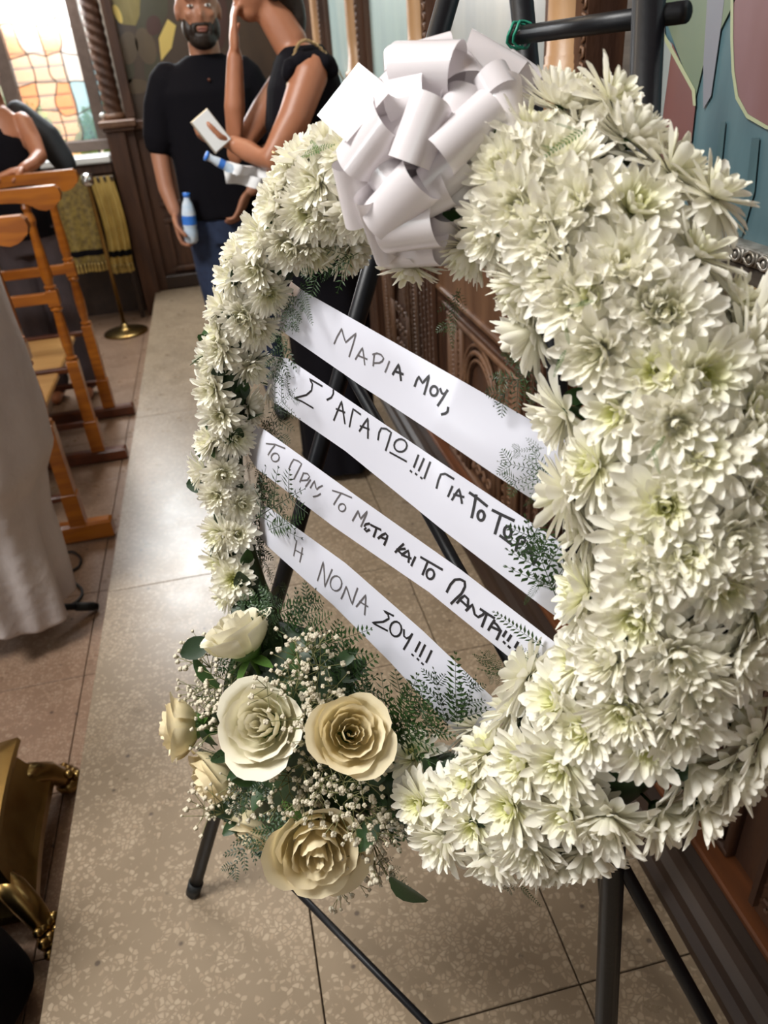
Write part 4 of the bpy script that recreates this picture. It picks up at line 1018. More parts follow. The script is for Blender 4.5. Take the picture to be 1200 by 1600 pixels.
cal = MB(); cal.lathe([(.03, -.55), (.035, -.15), (.13, -.10), (.18, -.02), (.12, .03)], None, 8); CAL_ME = cal.mesh('calyx', M_leaf)
placed = []; NF = [0]
def put(p, n, s, kind=None, th=0):
    q = Vector(p); n = (Vector(n)+Vector((rnd.gauss(0, .13), rnd.gauss(0, .13), rnd.gauss(0, .13)))).normalized()
    k = kind if kind is not None else rnd.choice([0, 0, 1, 1, 2, 2, 3, 4])
    M_ = frame(n, q-n*.16*s-WO, spin=rnd.uniform(0, 6.28), s=s)
    o = inst('chrysanthemum', FM[k*2+rnd.randint(0, 1)], wr_, M_)
    if k in (0, 2, 4): inst('flower_centre', EYE_ME, o, Matrix.Identity(4))
    inst('calyx', CAL_ME, o, Matrix.Identity(4))
    placed.append((q, s)); NF[0] += 1
seeds = [(882,156,1),(990,210,1),(922,208,1),(876,252,1),(1056,262,2),(990,324,0),(902,322,3),(1092,392,2),(792,264,1),(812,322,3),(768,362,1),(732,396,4),(852,366,3),(978,416,3),(868,422,1),(816,456,4),(930,462,2),(1020,468,1),
 (903,470,3),(1040,490,1),(937,548,3),(1027,580,0),(1099,588,0),(1171,552,3),(1180,505,3),(965,645,2),(1175,635,0),(1056,662,3),(1090,708,0),(927,728,0),(1164,735,2),(913,822,2),(1040,790,0),(1178,785,2),(1003,842,2),(1071,862,0),(1140,842,1),(875,650,3),(880,770,2),
 (910,925,0),(995,965,0),(1130,915,0),(1060,1025,1),(900,1035,2),(872,1095,0),(1155,1030,3),(975,1110,4),(912,1140,0),(1065,1130,1),(1155,1105,0),(1092,1070,1),(875,1195,0),(1010,1170,2),(815,1190,0),(760,1170,0),(742,1130,2),(735,1222,0),(645,1182,2),(655,1255,0),(700,1248,2),(797,1262,0),(885,1272,2),(950,1282,3),(1035,1272,3),(1085,1200,3),(1150,1205,3),(1100,1262,3),
 (770,1338,3),(822,1322,1),(880,1342,3),(690,1312,3),(920,1330,3),(820,1052,2),(800,1105,2),(955,1025,1),(1010,900,1),(850,1350,1),(740,1290,2),
 (507,228,3),(446,282,1),(494,287,3),(432,322,3),(482,330,4),(451,382,1),(491,391,4),(375,394,3),(408,368,3),(420,458,4),(363,432,3),(380,494,1),(339,520,2),(399,512,4),(346,546,3),(553,392,1),
 (328,566,1),(393,573,1),(429,604,1),(333,609,3),(393,637,1),(346,648,3),(326,688,1),(367,683,4),(315,735,3),(349,740,1),(339,773,3),(377,788,1),(342,835,4),(372,835,3),(365,905,0),(342,880,2),(352,935,2),(540,240,3),(470,250,3),(520,345,1),(560,330,1),(400,420,3),(345,480,3),(620,340,2),(700,300,2),(760,180,2),(640,420,2),
 (1120,300,2),(1150,470,2),(830,520,3),(960,150,2),(830,200,2),(1185,870,2),(1190,960,0),(1195,1160,2),(1185,690,1)]
for px, py, k in seeds:
    if ((px-665)/120)**2+((py-235)/150)**2 < 1: continue
    p, n, th = hit(px, py)
    s = .0295+.0115*(math.cos(th)+1)/2
    s *= rnd.uniform(.94, 1.1)
    put(p, n, s, k, th)
# fill the remaining gaps of the bed, front and sides
def rose_zone(q):
    pr = (q-EYE); v = ROT.transposed() @ pr; px = 600+F*v.x/-v.z; py = 800-F*v.y/-v.z
    return (px < 640 and py > 930) or ((px-668)/128)**2+((py-238)/158)**2 < 1, px, py
for tries in range(9000):
    th = rnd.uniform(0, 2*PI); ph_ = rnd.uniform(-2.1, 2.1)
    t = (-U*RA*math.sin(th)+V*RB*math.cos(th)).normalized(); o = t.cross(Nn).normalized()
    n = Nn*math.cos(ph_)+o*math.sin(ph_); q = ringp(th)+n*rad(th)*.64
    s = .028+.010*(math.cos(th)+1)/2
    z_, px, py = rose_zone(q)
    if z_: continue
    if 395 < px < 500 and py > 420 and ph_ < -.3 and math.cos(th) < 0: continue
    if all((q-p2_).length > (s+s2)*.93 for p2_, s2 in placed): put(q, n, s*.95, None, th)
    if NF[0] > 285: break
print('flowers', NF[0])

# ------------- leaves and ferns
def frond_mesh(seed, L_=.12, n=15, w_=.022, branches=5, name='fern_frond', m=None, needle=False):
    r = random.Random(seed); mb = MB()
    def pinna(o, d, up, L2, n2, wl):
        sd = d.cross(up).normalized(); pts = []
        for k in range(n2+1):
            t = k/n2; pts.append(o+d*L2*t+up*(-.10*L2*t*t))
        mb.tube(pts, [.0007*(1-.6*k/n2) for k in range(n2+1)], 4)
        for k in range(1, n2+1):
            t = k/n2; wk = wl*(math.sin(min(1, t*3)*PI/2)*(1-t)**.55+.12)
            for s in (-1, 1):
                b0 = pts[k]; dr = (sd*s*.86+d*.5).normalized(); hw = (.0015 if needle else L2/n2*.34)
                tip = b0+dr*wk*r.uniform(.85, 1.1)+up*r.uniform(-.002, .002); mid = b0+dr*wk*.5
                mb.add([b0, mid-d*hw+up*.0006, tip, mid+d*hw+up*.0006], [(0, 1, 2, 3)])
    d0 = Vector((1, 0, 0)); up = Vector((0, 0, 1))
    pinna(Vector((0, 0, 0)), d0, up, L_, n, w_ if branches == 0 else w_*.55)
    for k in range(branches):
        t = .12+.62*k/max(1, branches-1) if branches > 1 else .4
        for s in (-1, 1):
            d = (d0*.72+Vector((0, s, 0))*.7+Vector((0, 0, r.uniform(-.15, .25)))).normalized()
            pinna(d0*L_*t+up*(-.10*L_*t*t), d, up, L_*(.60-.40*t), max(5, int(n*.5)), w_*.70)
    return mb.mesh(name, m or M_leaf, False)
FR = [frond_mesh(1, .12, 13, .024, 0), frond_mesh(2, .12, 12, .024, 3), frond_mesh(3, .12, 12, .022, 4), frond_mesh(4, .12, 18, .020, 0, needle=True), frond_mesh(5, .12, 12, .028, 2, needle=True)]
FRL = [frond_mesh(6, .12, 14, .016, 0, m=M_leafl), frond_mesh(7, .12, 18, .02, 5, m=M_leafl, needle=True)]
FRD = [frond_mesh(8, .12, 12, .024, 3, m=M_leafd), frond_mesh(9, .12, 13, .026, 3, m=M_leafd, needle=True)]
def plane_pt(px, py, off):       # on the wreath's plane moved off along its normal
    r = ray(px, py); t = ((RC+Nn*off-EYE).dot(Nn))/r.dot(Nn); return EYE+r*t
def frond(a, b_, kind=1, oa=.02, ob_=.035, me=None, wide=1.0):
    A, B = plane_pt(*a, oa), plane_pt(*b_, ob_); d = (B-A); L_ = d.length; d.normalize()
    up = (Nn+Vector((rnd.gauss(0, .2), rnd.gauss(0, .2), rnd.gauss(0, .2)))); up = (up-d*up.dot(d)).normalized(); y = up.cross(d)
    M_ = Matrix.Translation(A-WO) @ Matrix((d, y, up)).transposed().to_4x4() @ Matrix.Diagonal((L_/.12, L_/.12*wide, L_/.12, 1))
    inst('fern_frond', me or FR[kind], wr_, M_)
fl_ = [((458,452),(452,520),4),((470,440),(482,505),3),((455,470),(430,540),4),((450,530),(425,600),4),((462,520),(470,470),3),((432,620),(436,700),1),((428,640),(455,610),1),((420,660),(432,735),1),((425,590),(440,560),3),
 ((412,700),(398,780),4),((405,740),(412,815),4),((395,780),(445,800),1),((400,800),(408,880),4),((408,850),(400,930),4),((415,880),(440,930),4),((400,810),(462,768),1),((420,828),(462,812),0),
 ((425,930),(330,922),0),((430,945),(365,940),1),((430,960),(490,935),0),((440,970),(495,955),0),((458,1000),(486,925),0),((470,1005),(505,960),0),((445,1000),(470,935),0),((500,1010),(570,985),0),((510,1040),(522,975),0),((500,1070),(545,1005),1),
 ((520,1080),(578,1032),0),((515,1110),(578,1062),0),((520,1050),(572,1085),0),((540,1120),(585,1090),1),((580,1150),(640,1075),1),((600,1140),(668,1100),1),((590,1130),(560,1090),0),((620,1150),(645,1065),0),((610,1160),(680,1130),1),
 ((700,1140),(672,1050),0),((715,1135),(705,1030),0),((720,1130),(740,1060),0),((700,1150),(640,1110),1),((790,1060),(748,1022),2),((795,1050),(760,1062),1),((850,1010),(770,962),0),((845,1020),(800,1040),1),
 ((868,930),(818,812),2),((875,925),(830,900),0),((870,880),(828,835),1),((865,740),(775,722),4),((860,730),(785,760),4),((850,700),(800,705),4),((862,760),(820,790),3),
 ((845,560),(770,600),4),((845,560),(765,635),3),((835,530),(790,560),4),((715,450),(700,545),3),((720,450),(690,520),4),((835,640),(800,560),3),((855,840),(815,870),1),((850,900),(815,945),3),
 ((560,395),(470,445),4),((545,400),(500,440),3),((600,1180),(580,1260),2),((600,1200),(560,1200),2),((620,1200),(600,1320),2),((590,1240),(600,1330),3),((370,1195),(308,1180),0),((400,1240),(340,1215),2),((810,1380),(842,1418),0),((800,1360),(790,1395),0),((590,1350),(635,1390),3),
 ((640,1230),(600,1290),4),((560,1250),(620,1260),4),((480,1000),(440,1040),2),((450,1010),(520,1040),2),((480,1150),(540,1220),2),((370,1060),(330,1010),1),((360,1100),(300,1090),1)]
fl_ += [((405+rnd.uniform(-10, 12), 620+i*17), (405+rnd.uniform(-25, 28), 665+i*17), rnd.choice([1, 2, 4])) for i in range(18)]
for a, b_, k in fl_:
    me = FRD[k % 2] if rnd.random() < .3 else None
    off = .03 if a[0] < 640 and a[1] > 940 else .005
    if a[0] < 445 and 590 < a[1] < 900 and b_[0] < 450: off = -.045; me = FRD[k % 2] if rnd.random() < .5 else me
    frond(a, b_, k, off, off+rnd.uniform(.0, .03), me)
for a, b_ in (((918,200),(850,240)),((905,205),(868,190)),((870,235),(845,225)),((885,545),(862,590)),((890,540),(880,500)),((1020,700),(1030,740)),((1040,680),(1010,720)),((930,470),(885,480)),((470,245),(515,222)),((500,240),(480,215))):
    A, nA, _ = hit(*a, k=.95); B, nB, _ = hit(*b_, k=1.0); d = B-A; L_ = d.length; d.normalize(); up = (nA-d*nA.dot(d)).normalized()
    inst('fern_frond', FRL[0], wr_, Matrix.Translation(A-WO) @ Matrix((d, up.cross(d), up)).transposed().to_4x4() @ Matrix.Scale(L_/.12, 4))
# filler leaves between the flowers and in the rose cluster
lf = MB()
def leafq(mb, o, d, up, L_, w_):
    sd = d.cross(up).normalized(); vs = []; n = 5
    for k in range(n+1):
        t = k/n; c = o+d*L_*t-up*.18*L_*t*t; h = w_*math.sin(PI*min(.99, t*.92+.04))**.8
        vs += [c-sd*h+up*h*.3, c, c+sd*h+up*h*.3]
    mb.add(vs, [(3*k+a, 3*k+a+1, 3*k+3+a+1, 3*k+3+a) for k in range(n) for a in (0, 1)])
leafq(lf, Vector((0, 0, 0)), Vector((1, 0, 0)), Vector((0, 0, 1)), 1, .28); LEAF = lf.mesh('leaf', M_leaf); lf2 = MB(); leafq(lf2, Vector((0, 0, 0)), Vector((1, 0, 0)), Vector((0, 0, 1)), 1, .33); LEAFD = lf2.mesh('leaf', M_leafd)
for k in range(150):
    th = rnd.uniform(0, 2*PI); ph_ = rnd.uniform(-1.9, 1.9); t = (-U*RA*math.sin(th)+V*RB*math.cos(th)).normalized(); o = t.cross(Nn).normalized()
    n = Nn*math.cos(ph_)+o*math.sin(ph_); q = ringp(th)+n*rad(th)*.5
    d = (n*.8+t*rnd.uniform(-1, 1)+o*rnd.uniform(-.4, .4)).normalized(); up = (n-d*n.dot(d)+t*.1).normalized()
    y = up.cross(d).normalized(); up = d.cross(y)
    inst('leaf', rnd.choice([LEAF, LEAFD]), wr_, Matrix.Translation(q-WO) @ Matrix((d, y, up)).transposed().to_4x4() @ Matrix.Scale(rnd.uniform(.022, .036), 4))

# ------------- roses
RCN = plane_pt(455, 1160, .03)          # heart of the rose cluster
mound = MB(); mound.ball(RCN-Nn*.005, (.135, .168, .05), Matrix((U, V, Nn)).transposed(), 24, 14); mound.build('leaf_mound', M_leafd, wr_)
def rose_petal(k, n, openn, seed, warm):
    r = random.Random(seed*100+k); t = k/(n-1); m = MB()
    ph0 = k*2.39996; span = 2.3-.25*t if k > 2 else 3.6
    R0 = .07+.56*t**.85; H = 1.0-.16*t; flare = (t**2.0)*.62*openn; curl = t**2.2*.8
    def S_(u, v):
        a = ph0+(u-.5)*span*(.70+.30*math.sin(min(1, v*1.6)*PI/2)); e = 1-abs(2*u-1)**3*.26
        vv = v*e
        rr = (R0*math.sin(min(1, vv*1.35+.12)*PI/2)**1.2)+flare*.42*vv**2.4
        z = H*vv*.95-curl*.40*max(0, vv-.72)/.28*.5*(1 if t > .3 else 0)
        if t > .35 and vv > .82: rr += curl*.16*((vv-.82)/.18)
        rr += .012*math.sin(9*u*PI+k)*vv
        return Vector((rr*math.cos(a), rr*math.sin(a), z-.42))
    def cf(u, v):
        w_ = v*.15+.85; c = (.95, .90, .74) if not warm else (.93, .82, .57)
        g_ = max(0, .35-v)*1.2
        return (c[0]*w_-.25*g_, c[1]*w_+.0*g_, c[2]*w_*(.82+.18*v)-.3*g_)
    m.grid(S_, 12, 10, colfn=cf); return m
RM = {}
def rose(px, py, off, s, axis, openn=1.0, warm=False, label=None, n=17):
    key = (openn, warm, n)
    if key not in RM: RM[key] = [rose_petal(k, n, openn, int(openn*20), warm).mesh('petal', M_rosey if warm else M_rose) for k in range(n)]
    p = plane_pt(px, py, off); o = inst('rose', None, wr_, frame(axis, p-WO, spin=rnd.uniform(0, 6), s=s), label)
    for me in RM[key]: inst('petal', me, o, Matrix.Identity(4))
    c = MB(); c.lathe([(.05, -.8), (.06, -.5), (.2, -.42), (.3, -.30), (.22, -.2)], None, 10)
    for k in range(5):
        a = k*1.2566; d = Vector((math.cos(a), math.sin(a), -.25)).normalized(); leafq(c, Vector((0, 0, -.40)), d, Vector((-d.x*.3, -d.y*.3, 1)).normalized(), .6, .12)
    if 'sep' not in RM: RM['sep'] = c.mesh('sepal_cup', M_leafl)
    inst('sepal_cup', RM['sep'], o, Matrix.Identity(4))
CAMN = -ray(450, 1150).normalized()
def ax(dx, dy, k=1.0): return (CAMN*k+(ROT @ Vector((dx, -dy, 0)))).normalized()
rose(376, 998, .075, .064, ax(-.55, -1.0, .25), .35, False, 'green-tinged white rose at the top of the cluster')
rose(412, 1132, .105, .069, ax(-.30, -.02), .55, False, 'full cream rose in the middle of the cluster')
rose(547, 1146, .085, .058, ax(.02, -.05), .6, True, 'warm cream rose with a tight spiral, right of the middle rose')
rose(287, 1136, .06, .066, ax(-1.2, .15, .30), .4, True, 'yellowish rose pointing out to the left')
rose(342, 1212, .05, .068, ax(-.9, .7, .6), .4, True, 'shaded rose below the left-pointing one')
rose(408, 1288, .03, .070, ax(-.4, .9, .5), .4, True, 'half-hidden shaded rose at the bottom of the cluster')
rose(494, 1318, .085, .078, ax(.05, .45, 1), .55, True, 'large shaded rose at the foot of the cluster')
for (px, py, ang, L_) in ((400, 1040, .3, .05), (345, 1075, 2.4, .055), (430, 1050, -.4, .05), (350, 1140, 1.2, .05), (610, 1370, -.7, .05), (575, 1200, .9, .05), (480, 1220, .3, .05), (470, 1060, 1.9, .045), (560, 1330, 1.1, .05), (330, 1000, 3.6, .045)):
    p = plane_pt(px, py, .065); d = (ROT @ Vector((math.cos(ang), math.sin(ang), .1))).normalized(); up = (Nn-d*Nn.dot(d)).normalized()
    inst('rose_leaf', rnd.choice([LEAF, LEAFD]), wr_, Matrix.Translation(p-WO) @ Matrix((d, up.cross(d), up)).transposed().to_4x4() @ Matrix.Scale(L_, 4))
for k in range(95):
    a = rnd.uniform(0, 2*PI); q_ = math.sqrt(rnd.random()); px, py = 455+125*q_*math.cos(a), 1155+160*q_*math.sin(a)
    if px > 560 and py > 1290: continue
    p = plane_pt(px, py, rnd.uniform(.02, .06)); d = (ROT @ Vector((math.cos(a)+rnd.gauss(0, .5), -math.sin(a)+rnd.gauss(0, .5), rnd.uniform(0, .6)))).normalized()
    up = (Nn-d*Nn.dot(d)).normalized(); T_ = Matrix.Translation(p-WO) @ Matrix((d, up.cross(d), up)).transposed().to_4x4()
    if k % 3: inst('rose_leaf', LEAFD if k % 2 else LEAF, wr_, T_ @ Matrix.Scale(rnd.uniform(.03, .048), 4))
    else: inst('fern_frond', FRD[0] if k % 2 else FR[1], wr_, T_ @ Matrix.Scale(rnd.uniform(.4, .6), 4))
# ------------- baby's breath
def gyp(seed):
    r = random.Random(seed); m = MB(); m.cur = 1
    tips = []
    for k in range(6):
        d = Vector((r.gauss(0, .5), r.gauss(0, .5), 1)).normalized(); mid = d*.022; m.tube([(0, 0, 0), mid], .0005, 4)
        for q in range(3):
            e = mid+(d+Vector((r.gauss(0, .7), r.gauss(0, .7), r.gauss(0, .3)))).normalized()*r.uniform(.010, .024); m.tube([mid, e], .0004, 4); tips.append(e)
    m.cur = 0
    for e in tips:
        R = r.uniform(.0014, .0031)
        m.ball(e, R, None, 7, 4)
        for q in range(4):
            a = q*1.57+r.random(); m.ball(e+Vector((math.cos(a)*R*.6, math.sin(a)*R*.6, R*.4)), R*.62, None, 5, 3)
    return m.mesh('babys_breath', [M_bud, M_stemb])
GY = [gyp(i) for i in range(6)]
gspots = [(478,1030),(470,1060),(500,1040),(455,1080),(500,1085),(490,1120),(520,1075),(475,1100),(505,1150),(490,1180),(440,1200),(470,1230),(510,1220),(540,1235),(430,1240),(560,1210),(460,1265),(500,1260),(420,1215),(545,1270),
 (345,1060),(320,1080),(330,1110),(350,1100),(300,1075),(312,1060),(302,1030),(310,1000),(330,1135),(375,1080),(340,1250),(365,1255),(330,1260),(590,1290),(600,1310),(585,1340),(560,1375),(540,1390),(580,1320),(530,1210),(455,1040),(485,1005),(440,1060),(400,1250),(520,1110),(445,1225),(480,1205),(600,1270),(360,1230),(490,1245),(525,1185)]
for i, (px, py) in enumerate(gspots):
    off = .075+.02*math.sin(i*1.7)
    if px < 320 or py > 1300: off = .04
    p = plane_pt(px+rnd.uniform(-6, 6), py+rnd.uniform(-6, 6), off)
    d = (CAMN*.9+(p-RCN).normalized()*.8+Vector((rnd.gauss(0, .2),)*3)).normalized()
    inst('babys_breath', GY[i % 6], wr_, frame(d, p-d*.03-WO, spin=rnd.uniform(0, 6), s=rnd.uniform(.95, 1.35)))

# ================================================================== BOW
bw = thing('satin_bow', 'large white satin pull bow on the top of the wreath', 'bow', tuple(at(690, 252, .665)))
BC = at(690, 252, .665); BR = .102
def sph(px, py, R=BR):
    r = ray(px, py); d = r.normalized(); oc = EYE-BC; b1 = d.dot(oc); c1_ = oc.dot(oc)-R*R; disc = b1*b1-c1_
    t = -b1-math.sqrt(disc) if disc > 0 else -b1
    return EYE+d*t
TOC = (EYE-BC).normalized()
def loop(e1, e2, h=.024, R=BR, sink=.55, name='loop', lab=None, back=0.0, wc=.45):
    E1, E2 = sph(*e1, R)-TOC*back, sph(*e2, R)-TOC*back; mid = (E1+E2)/2; axw = (E2-E1)
    c0 = BC+TOC*.01; D = mid-c0
    mN = axw.cross(D).normalized()
    m = MB()
    def S_(u, v):
        w_ = (v-.5); t = u; lin = math.sin(PI*t)**.75
        wid = wc+(1-wc)*min(1, lin*1.1)
        cpt = c0+axw*w_*wc
        tip = mid+axw*w_
        p = cpt.lerp(tip, lin)
        p = p+mN*(h*math.sin(2*PI*t)*(.55+.45*lin))*1.15
        return p
    m.grid(S_, 40, 8); m.build(name, M_satin, bw, True, lab)
loops = [((668,142),(628,250),.02,1.0,0),((779,158),(690,240),.02,1.0,0),((804,112),(812,218),.02,1.0,0),((586,170),(528,250),.024,1.0,0),((519,262),(540,356),.018,1.0,.0),((650,288),(580,362),.024,1.0,0),((592,385),(681,375),.022,1.0,0),((603,425),(690,420),.018,1.0,.02),
 ((612,68),(716,66),.026,1.0,0),((604,66),(606,95),.012,1.0,.02),((625,62),(702,40),.018,1.0,.03),((738,40),(828,92),.024,1.0,.02),((806,72),(862,112),.022,1.0,.03),((782,92),(800,125),.018,1.0,0),((590,118),(612,96),.014,1.0,.02),((556,318),(590,415),.012,1.02,.0),
 ((726,250),(670,300),.02,.86,0),((740,110),(700,60),.026,.9,0),((640,330),(700,300),.02,.88,0),((560,250),(600,300),.02,.85,0),((660,110),(600,130),.03,.88,0),((760,250),(720,330),.02,.85,0.01),((540,180),(590,140),.025,.9,.02),((630,200),(560,210),.02,.82,0),((715,190),(735,130),.02,.84,0),((835,140),(845,200),.02,.98,.04),((700,350),(690,420),.016,.95,.02),((780,60),(840,110),.02,1.0,.05)]
for e1, e2, h, Rk, back in loops: loop(e1, e2, h*.82, BR*Rk, back=back)
# loose tail at upper left
q4 = [sph(556, 93)-TOC*.02, sph(490, 178)-TOC*.02, sph(542, 222)+TOC*.0, sph(612, 140)+TOC*.0]
m = MB(); m.grid(lambda u, v: (q4[0].lerp(q4[1], v)).lerp(q4[3].lerp(q4[2], v), u)+TOC*(.008*math.sin(PI*u)), 12, 6); m.build('ribbon_tail', M_satin, bw)
m = MB(); m.ball(BC, (.03, .03, .03), None, 12, 8); m.build('knot', M_satin, bw)

# ================================================================== MESSAGE RIBBONS
def lerp2(P, t):
    f_ = t*(len(P)-1); i = min(int(f_), len(P)-2); k = f_-i
    return tuple(P[i][j]*(1-k)+P[i+1][j]*k for j in range(len(P[0])))
SC = {'A': (500, 460, 6.0), 'B': (420, 560, 5.0), 'C': (620, 700, 4.615), 'D': (400, 660, 5.4545), 'E': (600, 820, 4.615), 'Fc': (430, 800, 4.444), 'G': (560, 400, 3.529)}
def el(cx, cy, rx, ry, rot=0.0, n=14): return [(cx+rx*math.cos(t)*math.cos(rot)-ry*math.sin(t)*math.sin(rot), cy+rx*math.cos(t)*math.sin(rot)+ry*math.sin(t)*math.cos(rot)) for t in [2*PI*k/n for k in range(n+1)]]
def dot(x, y): return [(x-2, y-2), (x+2, y+2)]
R_TXT = [
 ([('A', .75, 1, [[(135,460),(160,400),(205,320),(222,390),(242,450),(290,405),(340,365),(310,470),(275,580)], [(335,605),(370,545),(400,500),(412,580),(420,655)], [(365,575),(440,605)], [(500,665),(505,610),(510,560)], [(498,562),(535,550),(575,565),(597,597),(585,625),(560,640),(515,642)], [(650,630),(632,680),(612,725)]]),
   ('A', 1.05, 0, [[(685,745),(712,700),(740,655),(752,730),(760,800)], [(705,720),(775,745)], [(890,855),(908,805),(927,770),(945,800),(962,830),(995,795),(1025,760),(1003,850),(980,930)], el(1070,905,35,45)]),
   ('G', 1.05, 0, [[(453,735),(460,755),(472,763),(490,745)], [(490,742),(465,785),(440,822)], [(495,838),(492,858),(480,868),(462,872)]])]),
 ([('B', .9, 0, [[(415,215),(320,160),(342,200),(335,250),(295,285),(200,310),(260,335),(345,385)], [(505,250),(505,275),(490,305),(458,322)], [(510,480),(540,405),(570,335),(583,420),(595,505)], [(530,395),(592,420)], [(632,530),(645,460),(660,395),(715,435)], [(710,565),(745,510),(775,468),(776,545),(775,620)], [(718,528),(782,552)], [(855,632),(862,580),(880,545),(920,550),(957,578),(938,645),(915,715)], el(1030,680,50,50), [(950,735),(1010,768),(1072,802)]]),
   ('C', .95, 0, [[(155,55),(140,95),(125,135)], dot(103,168), [(195,80),(178,120),(160,160)], dot(140,188), [(240,105),(220,160),(200,215)], dot(178,215), [(288,285),(300,235),(318,190),(350,185),(407,220)], [(400,280),(386,312),(372,345)], [(400,370),(425,330),(450,295),(462,345),(470,395)], [(415,335),(480,352)]]),
   ('C', 1.2, 0, [[(530,325),(590,368),(647,415)], [(572,345),(558,420),(542,495)], el(608,487,24,35), [(695,450),(765,485),(840,520)], [(747,490),(728,550),(710,612)], el(800,605,26,40), [(750,635),(790,665),(822,690)], [(860,735),(868,690),(880,650)], [(878,650),(915,642),(928,665),(905,690),(878,692)], [(905,765),(935,730),(960,700),(968,755),(975,800)], [(920,745),(980,762)], [(1000,800),(998,820),(985,835)]])]),
 ([('D', .8, 1, [[(90,180),(165,188),(245,220)], [(160,198),(130,235),(105,275)], el(165,298,34,36), [(283,395),(300,350),(322,315),(360,328),(390,352),(358,415),(325,480)], [(375,505),(390,470),(405,432)], [(405,432),(440,435),(458,462),(440,490),(392,495)], [(465,490),(425,545)], [(465,555),(482,525),(500,497),(508,540),(518,572),(540,550),(565,540)], [(550,608),(525,625),(490,632)], [(655,580),(735,605),(815,640)], [(720,612),(690,655),(665,697)], el(735,725,30,33)]),
   ('D', .9, 1, [[(825,835),(850,790),(872,752),(882,790),(892,822),(920,790),(950,757),(925,820),(897,885)]]),
   ('D', 1.2, 0, [[(965,862),(935,868),(925,885),(940,897),(925,912),(940,928),(965,915)], [(985,875),(1020,893),(1060,912)], [(1028,900),(1018,935),(1005,970)], [(1045,985),(1075,960),(1105,945),(1122,965),(1110,1005),(1095,1040)], [(1062,975),(1112,998)]]),
   ('E', 1.15, 0, [[(140,140),(112,165),(85,195)], [(98,178),(150,172)], [(98,178),(118,200),(135,215)], [(130,215),(155,198),(178,185),(182,225),(178,265)], [(145,222),(192,240)], [(225,235),(212,262),(200,290)], [(270,235),(340,275),(417,320)], [(315,268),(298,312),(280,355)], el(335,355,28,36), [(455,480),(480,430),(512,395),(550,392),(582,408),(585,445),(560,495),(520,532),(487,565)], [(530,560),(555,530),(582,510),(608,535),(605,600)], [(552,542),(602,588)], [(595,615),(620,590),(640,575),(648,615),(655,645),(680,665),(710,650),(728,632)], [(700,610),(745,640),(792,670)], [(742,642),(725,685),(708,730)], [(755,755),(775,720),(795,690)], [(790,700),(815,720),(842,762),(830,790),(815,822)], [(770,732),(842,765)], [(880,770),(862,800)], dot(868,848), [(915,800),(895,832)], dot(903,880), [(965,850),(948,880)], dot(952,915), dot(967,1000)]),]),
 ([('Fc', .85, 1, [[(150,200),(140,250),(130,302)], [(190,250),(182,298),(172,345)], [(138,262),(192,292)], [(295,475),(315,410),(335,345),(342,430),(345,520),(370,460),(395,400)], el(423,495,40,52)]),
   ('Fc', .9, 1, [[(460,600),(480,555),(495,515),(515,580),(535,640),(552,585),(572,530)], [(565,655),(600,612),(630,575),(628,640),(622,710)], [(588,622),(642,655)]]),
   ('Fc', 1.05, 0, [[(818,718),(755,685),(785,712),(790,740),(750,762),(675,768),(725,795),(777,822)], el(838,812,40,52), [(895,820),(895,860),(912,877),(935,868),(950,850)], [(952,848),(925,900),(895,950)], [(1005,905),(990,935),(975,965)], dot(955,992), [(1040,925),(1022,962),(1005,1000)], dot(992,1022), [(1085,965),(1068,1002),(1050,1040)], dot(1023,1052)])])]
R_GEO = [  # top edge pixels, bottom edge pixels, offsets along wreath normal
 ([(455,440),(475,455),(600,526),(720,594),(844,665),(905,700)], [(425,505),(440,517),(560,600),(670,672),(776,744),(862,800)], 'white ribbon banner with Greek writing nearest the bow, topmost of the four'),
 ([(425,556),(450,560),(560,635),(700,730),(826,814),(880,850)], [(415,622),(434,632),(540,705),(690,827),(844,945),(880,972)], 'white ribbon banner second from the top, mirroring gold at its start'),
 ([(398,662),(417,674),(560,777),(720,890),(870,1006),(900,1030)], [(388,712),(401,732),(520,822),(670,925),(813,1041),(850,1070)], 'white ribbon banner third from the top, its writing greyed by painted glare at the start'),
 ([(408,786),(424,796),(540,880),(660,985),(769,1089),(800,1118)], [(405,838),(421,856),(520,945),(610,1035),(687,1120),(720,1150)], 'white ribbon banner lowest of the four, above the rose cluster')]
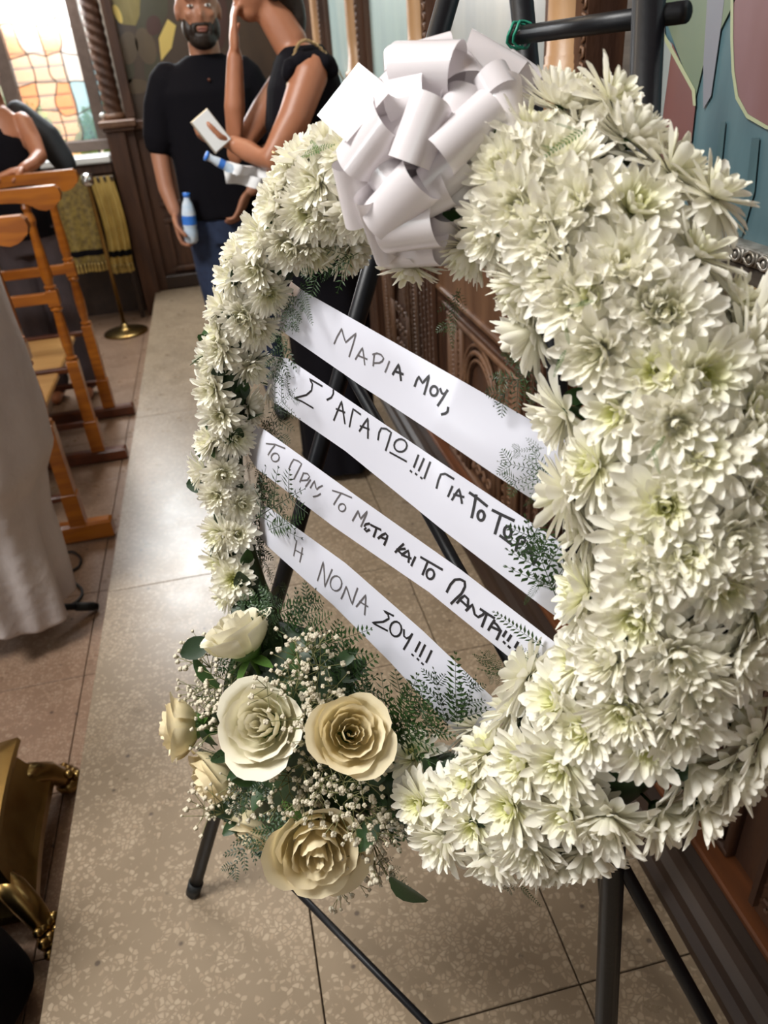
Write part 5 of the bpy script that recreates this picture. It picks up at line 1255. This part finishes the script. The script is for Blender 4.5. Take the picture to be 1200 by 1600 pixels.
for (tp, bt, lab), tx in zip(R_GEO, R_TXT):
    t = thing('message_ribbon', lab, 'ribbon', tuple(plane_pt(*tp[2], -.01)), 'handwritten banners across the wreath')
    off = [-.03, -.006, .004, .004, -.006, -.02]
    NU, NV = 60, 6; P = []
    for j in range(NV+1):
        for i in range(NU+1):
            u = i/NU; v = j/NV; a = lerp2(tp, u); b_ = lerp2(bt, u); o_ = lerp2([(x,) for x in off], u)[0]
            px, py = a[0]*(1-v)+b_[0]*v, a[1]*(1-v)+b_[1]*v
            P.append(plane_pt(px, py, o_+.004*math.sin(u*7+v*2)-.010*(2*v-1)**2*(1 if u < .15 else .25)))
    m = MB(); m.add(P, [(j*(NU+1)+i, j*(NU+1)+i+1, (j+1)*(NU+1)+i+1, (j+1)*(NU+1)+i) for j in range(NV) for i in range(NU)])
    bvh = BVHTree.FromPolygons([Vector(p) for p in m.v], m.f)
    m.build('band', M_ribbon, t)
    dark = MB(); glared = MB()
    for key, wk, fa, strokes in tx:
        ox, oy, sc_ = SC[key]; tgt = glared if fa else dark
        for s in strokes:
            # densify
            pts = []
            for i in range(len(s)-1):
                L_ = math.hypot(s[i+1][0]-s[i][0], s[i+1][1]-s[i][1])/sc_; nn_ = max(1, int(L_/3))
                for k in range(nn_): pts.append((s[i][0]+(s[i+1][0]-s[i][0])*k/nn_, s[i][1]+(s[i+1][1]-s[i][1])*k/nn_))
            pts.append(s[-1]); W = []
            for x, y in pts:
                d = ray(ox+x/sc_, oy+y/sc_).normalized(); h_ = bvh.ray_cast(EYE, d)
                if h_[0] is not None: W.append((h_[0], h_[1] if h_[1].dot(d) < 0 else -h_[1]))
            if len(W) < 2: continue
            vs = []; hw = .00125*wk
            for i, (p, n) in enumerate(W):
                tg = (W[min(i+1, len(W)-1)][0]-W[max(i-1, 0)][0])
                tg = tg.normalized() if tg.length > 1e-7 else U
                sd = tg.cross(n).normalized(); ext = tg*hw*(1 if i == len(W)-1 else -1 if i == 0 else 0)
                vs += [p+ext-sd*hw+n*.0004, p+ext+sd*hw+n*.0004]
            tgt.add(vs, [(2*i, 2*i+1, 2*i+3, 2*i+2) for i in range(len(W)-1)])
    if dark.v: dark.build('lettering', M_ink, t, False, 'black marker handwriting')
    if glared.v: glared.build('lettering', M_ink2, t, False, 'marker handwriting greyed by painted satin glare')
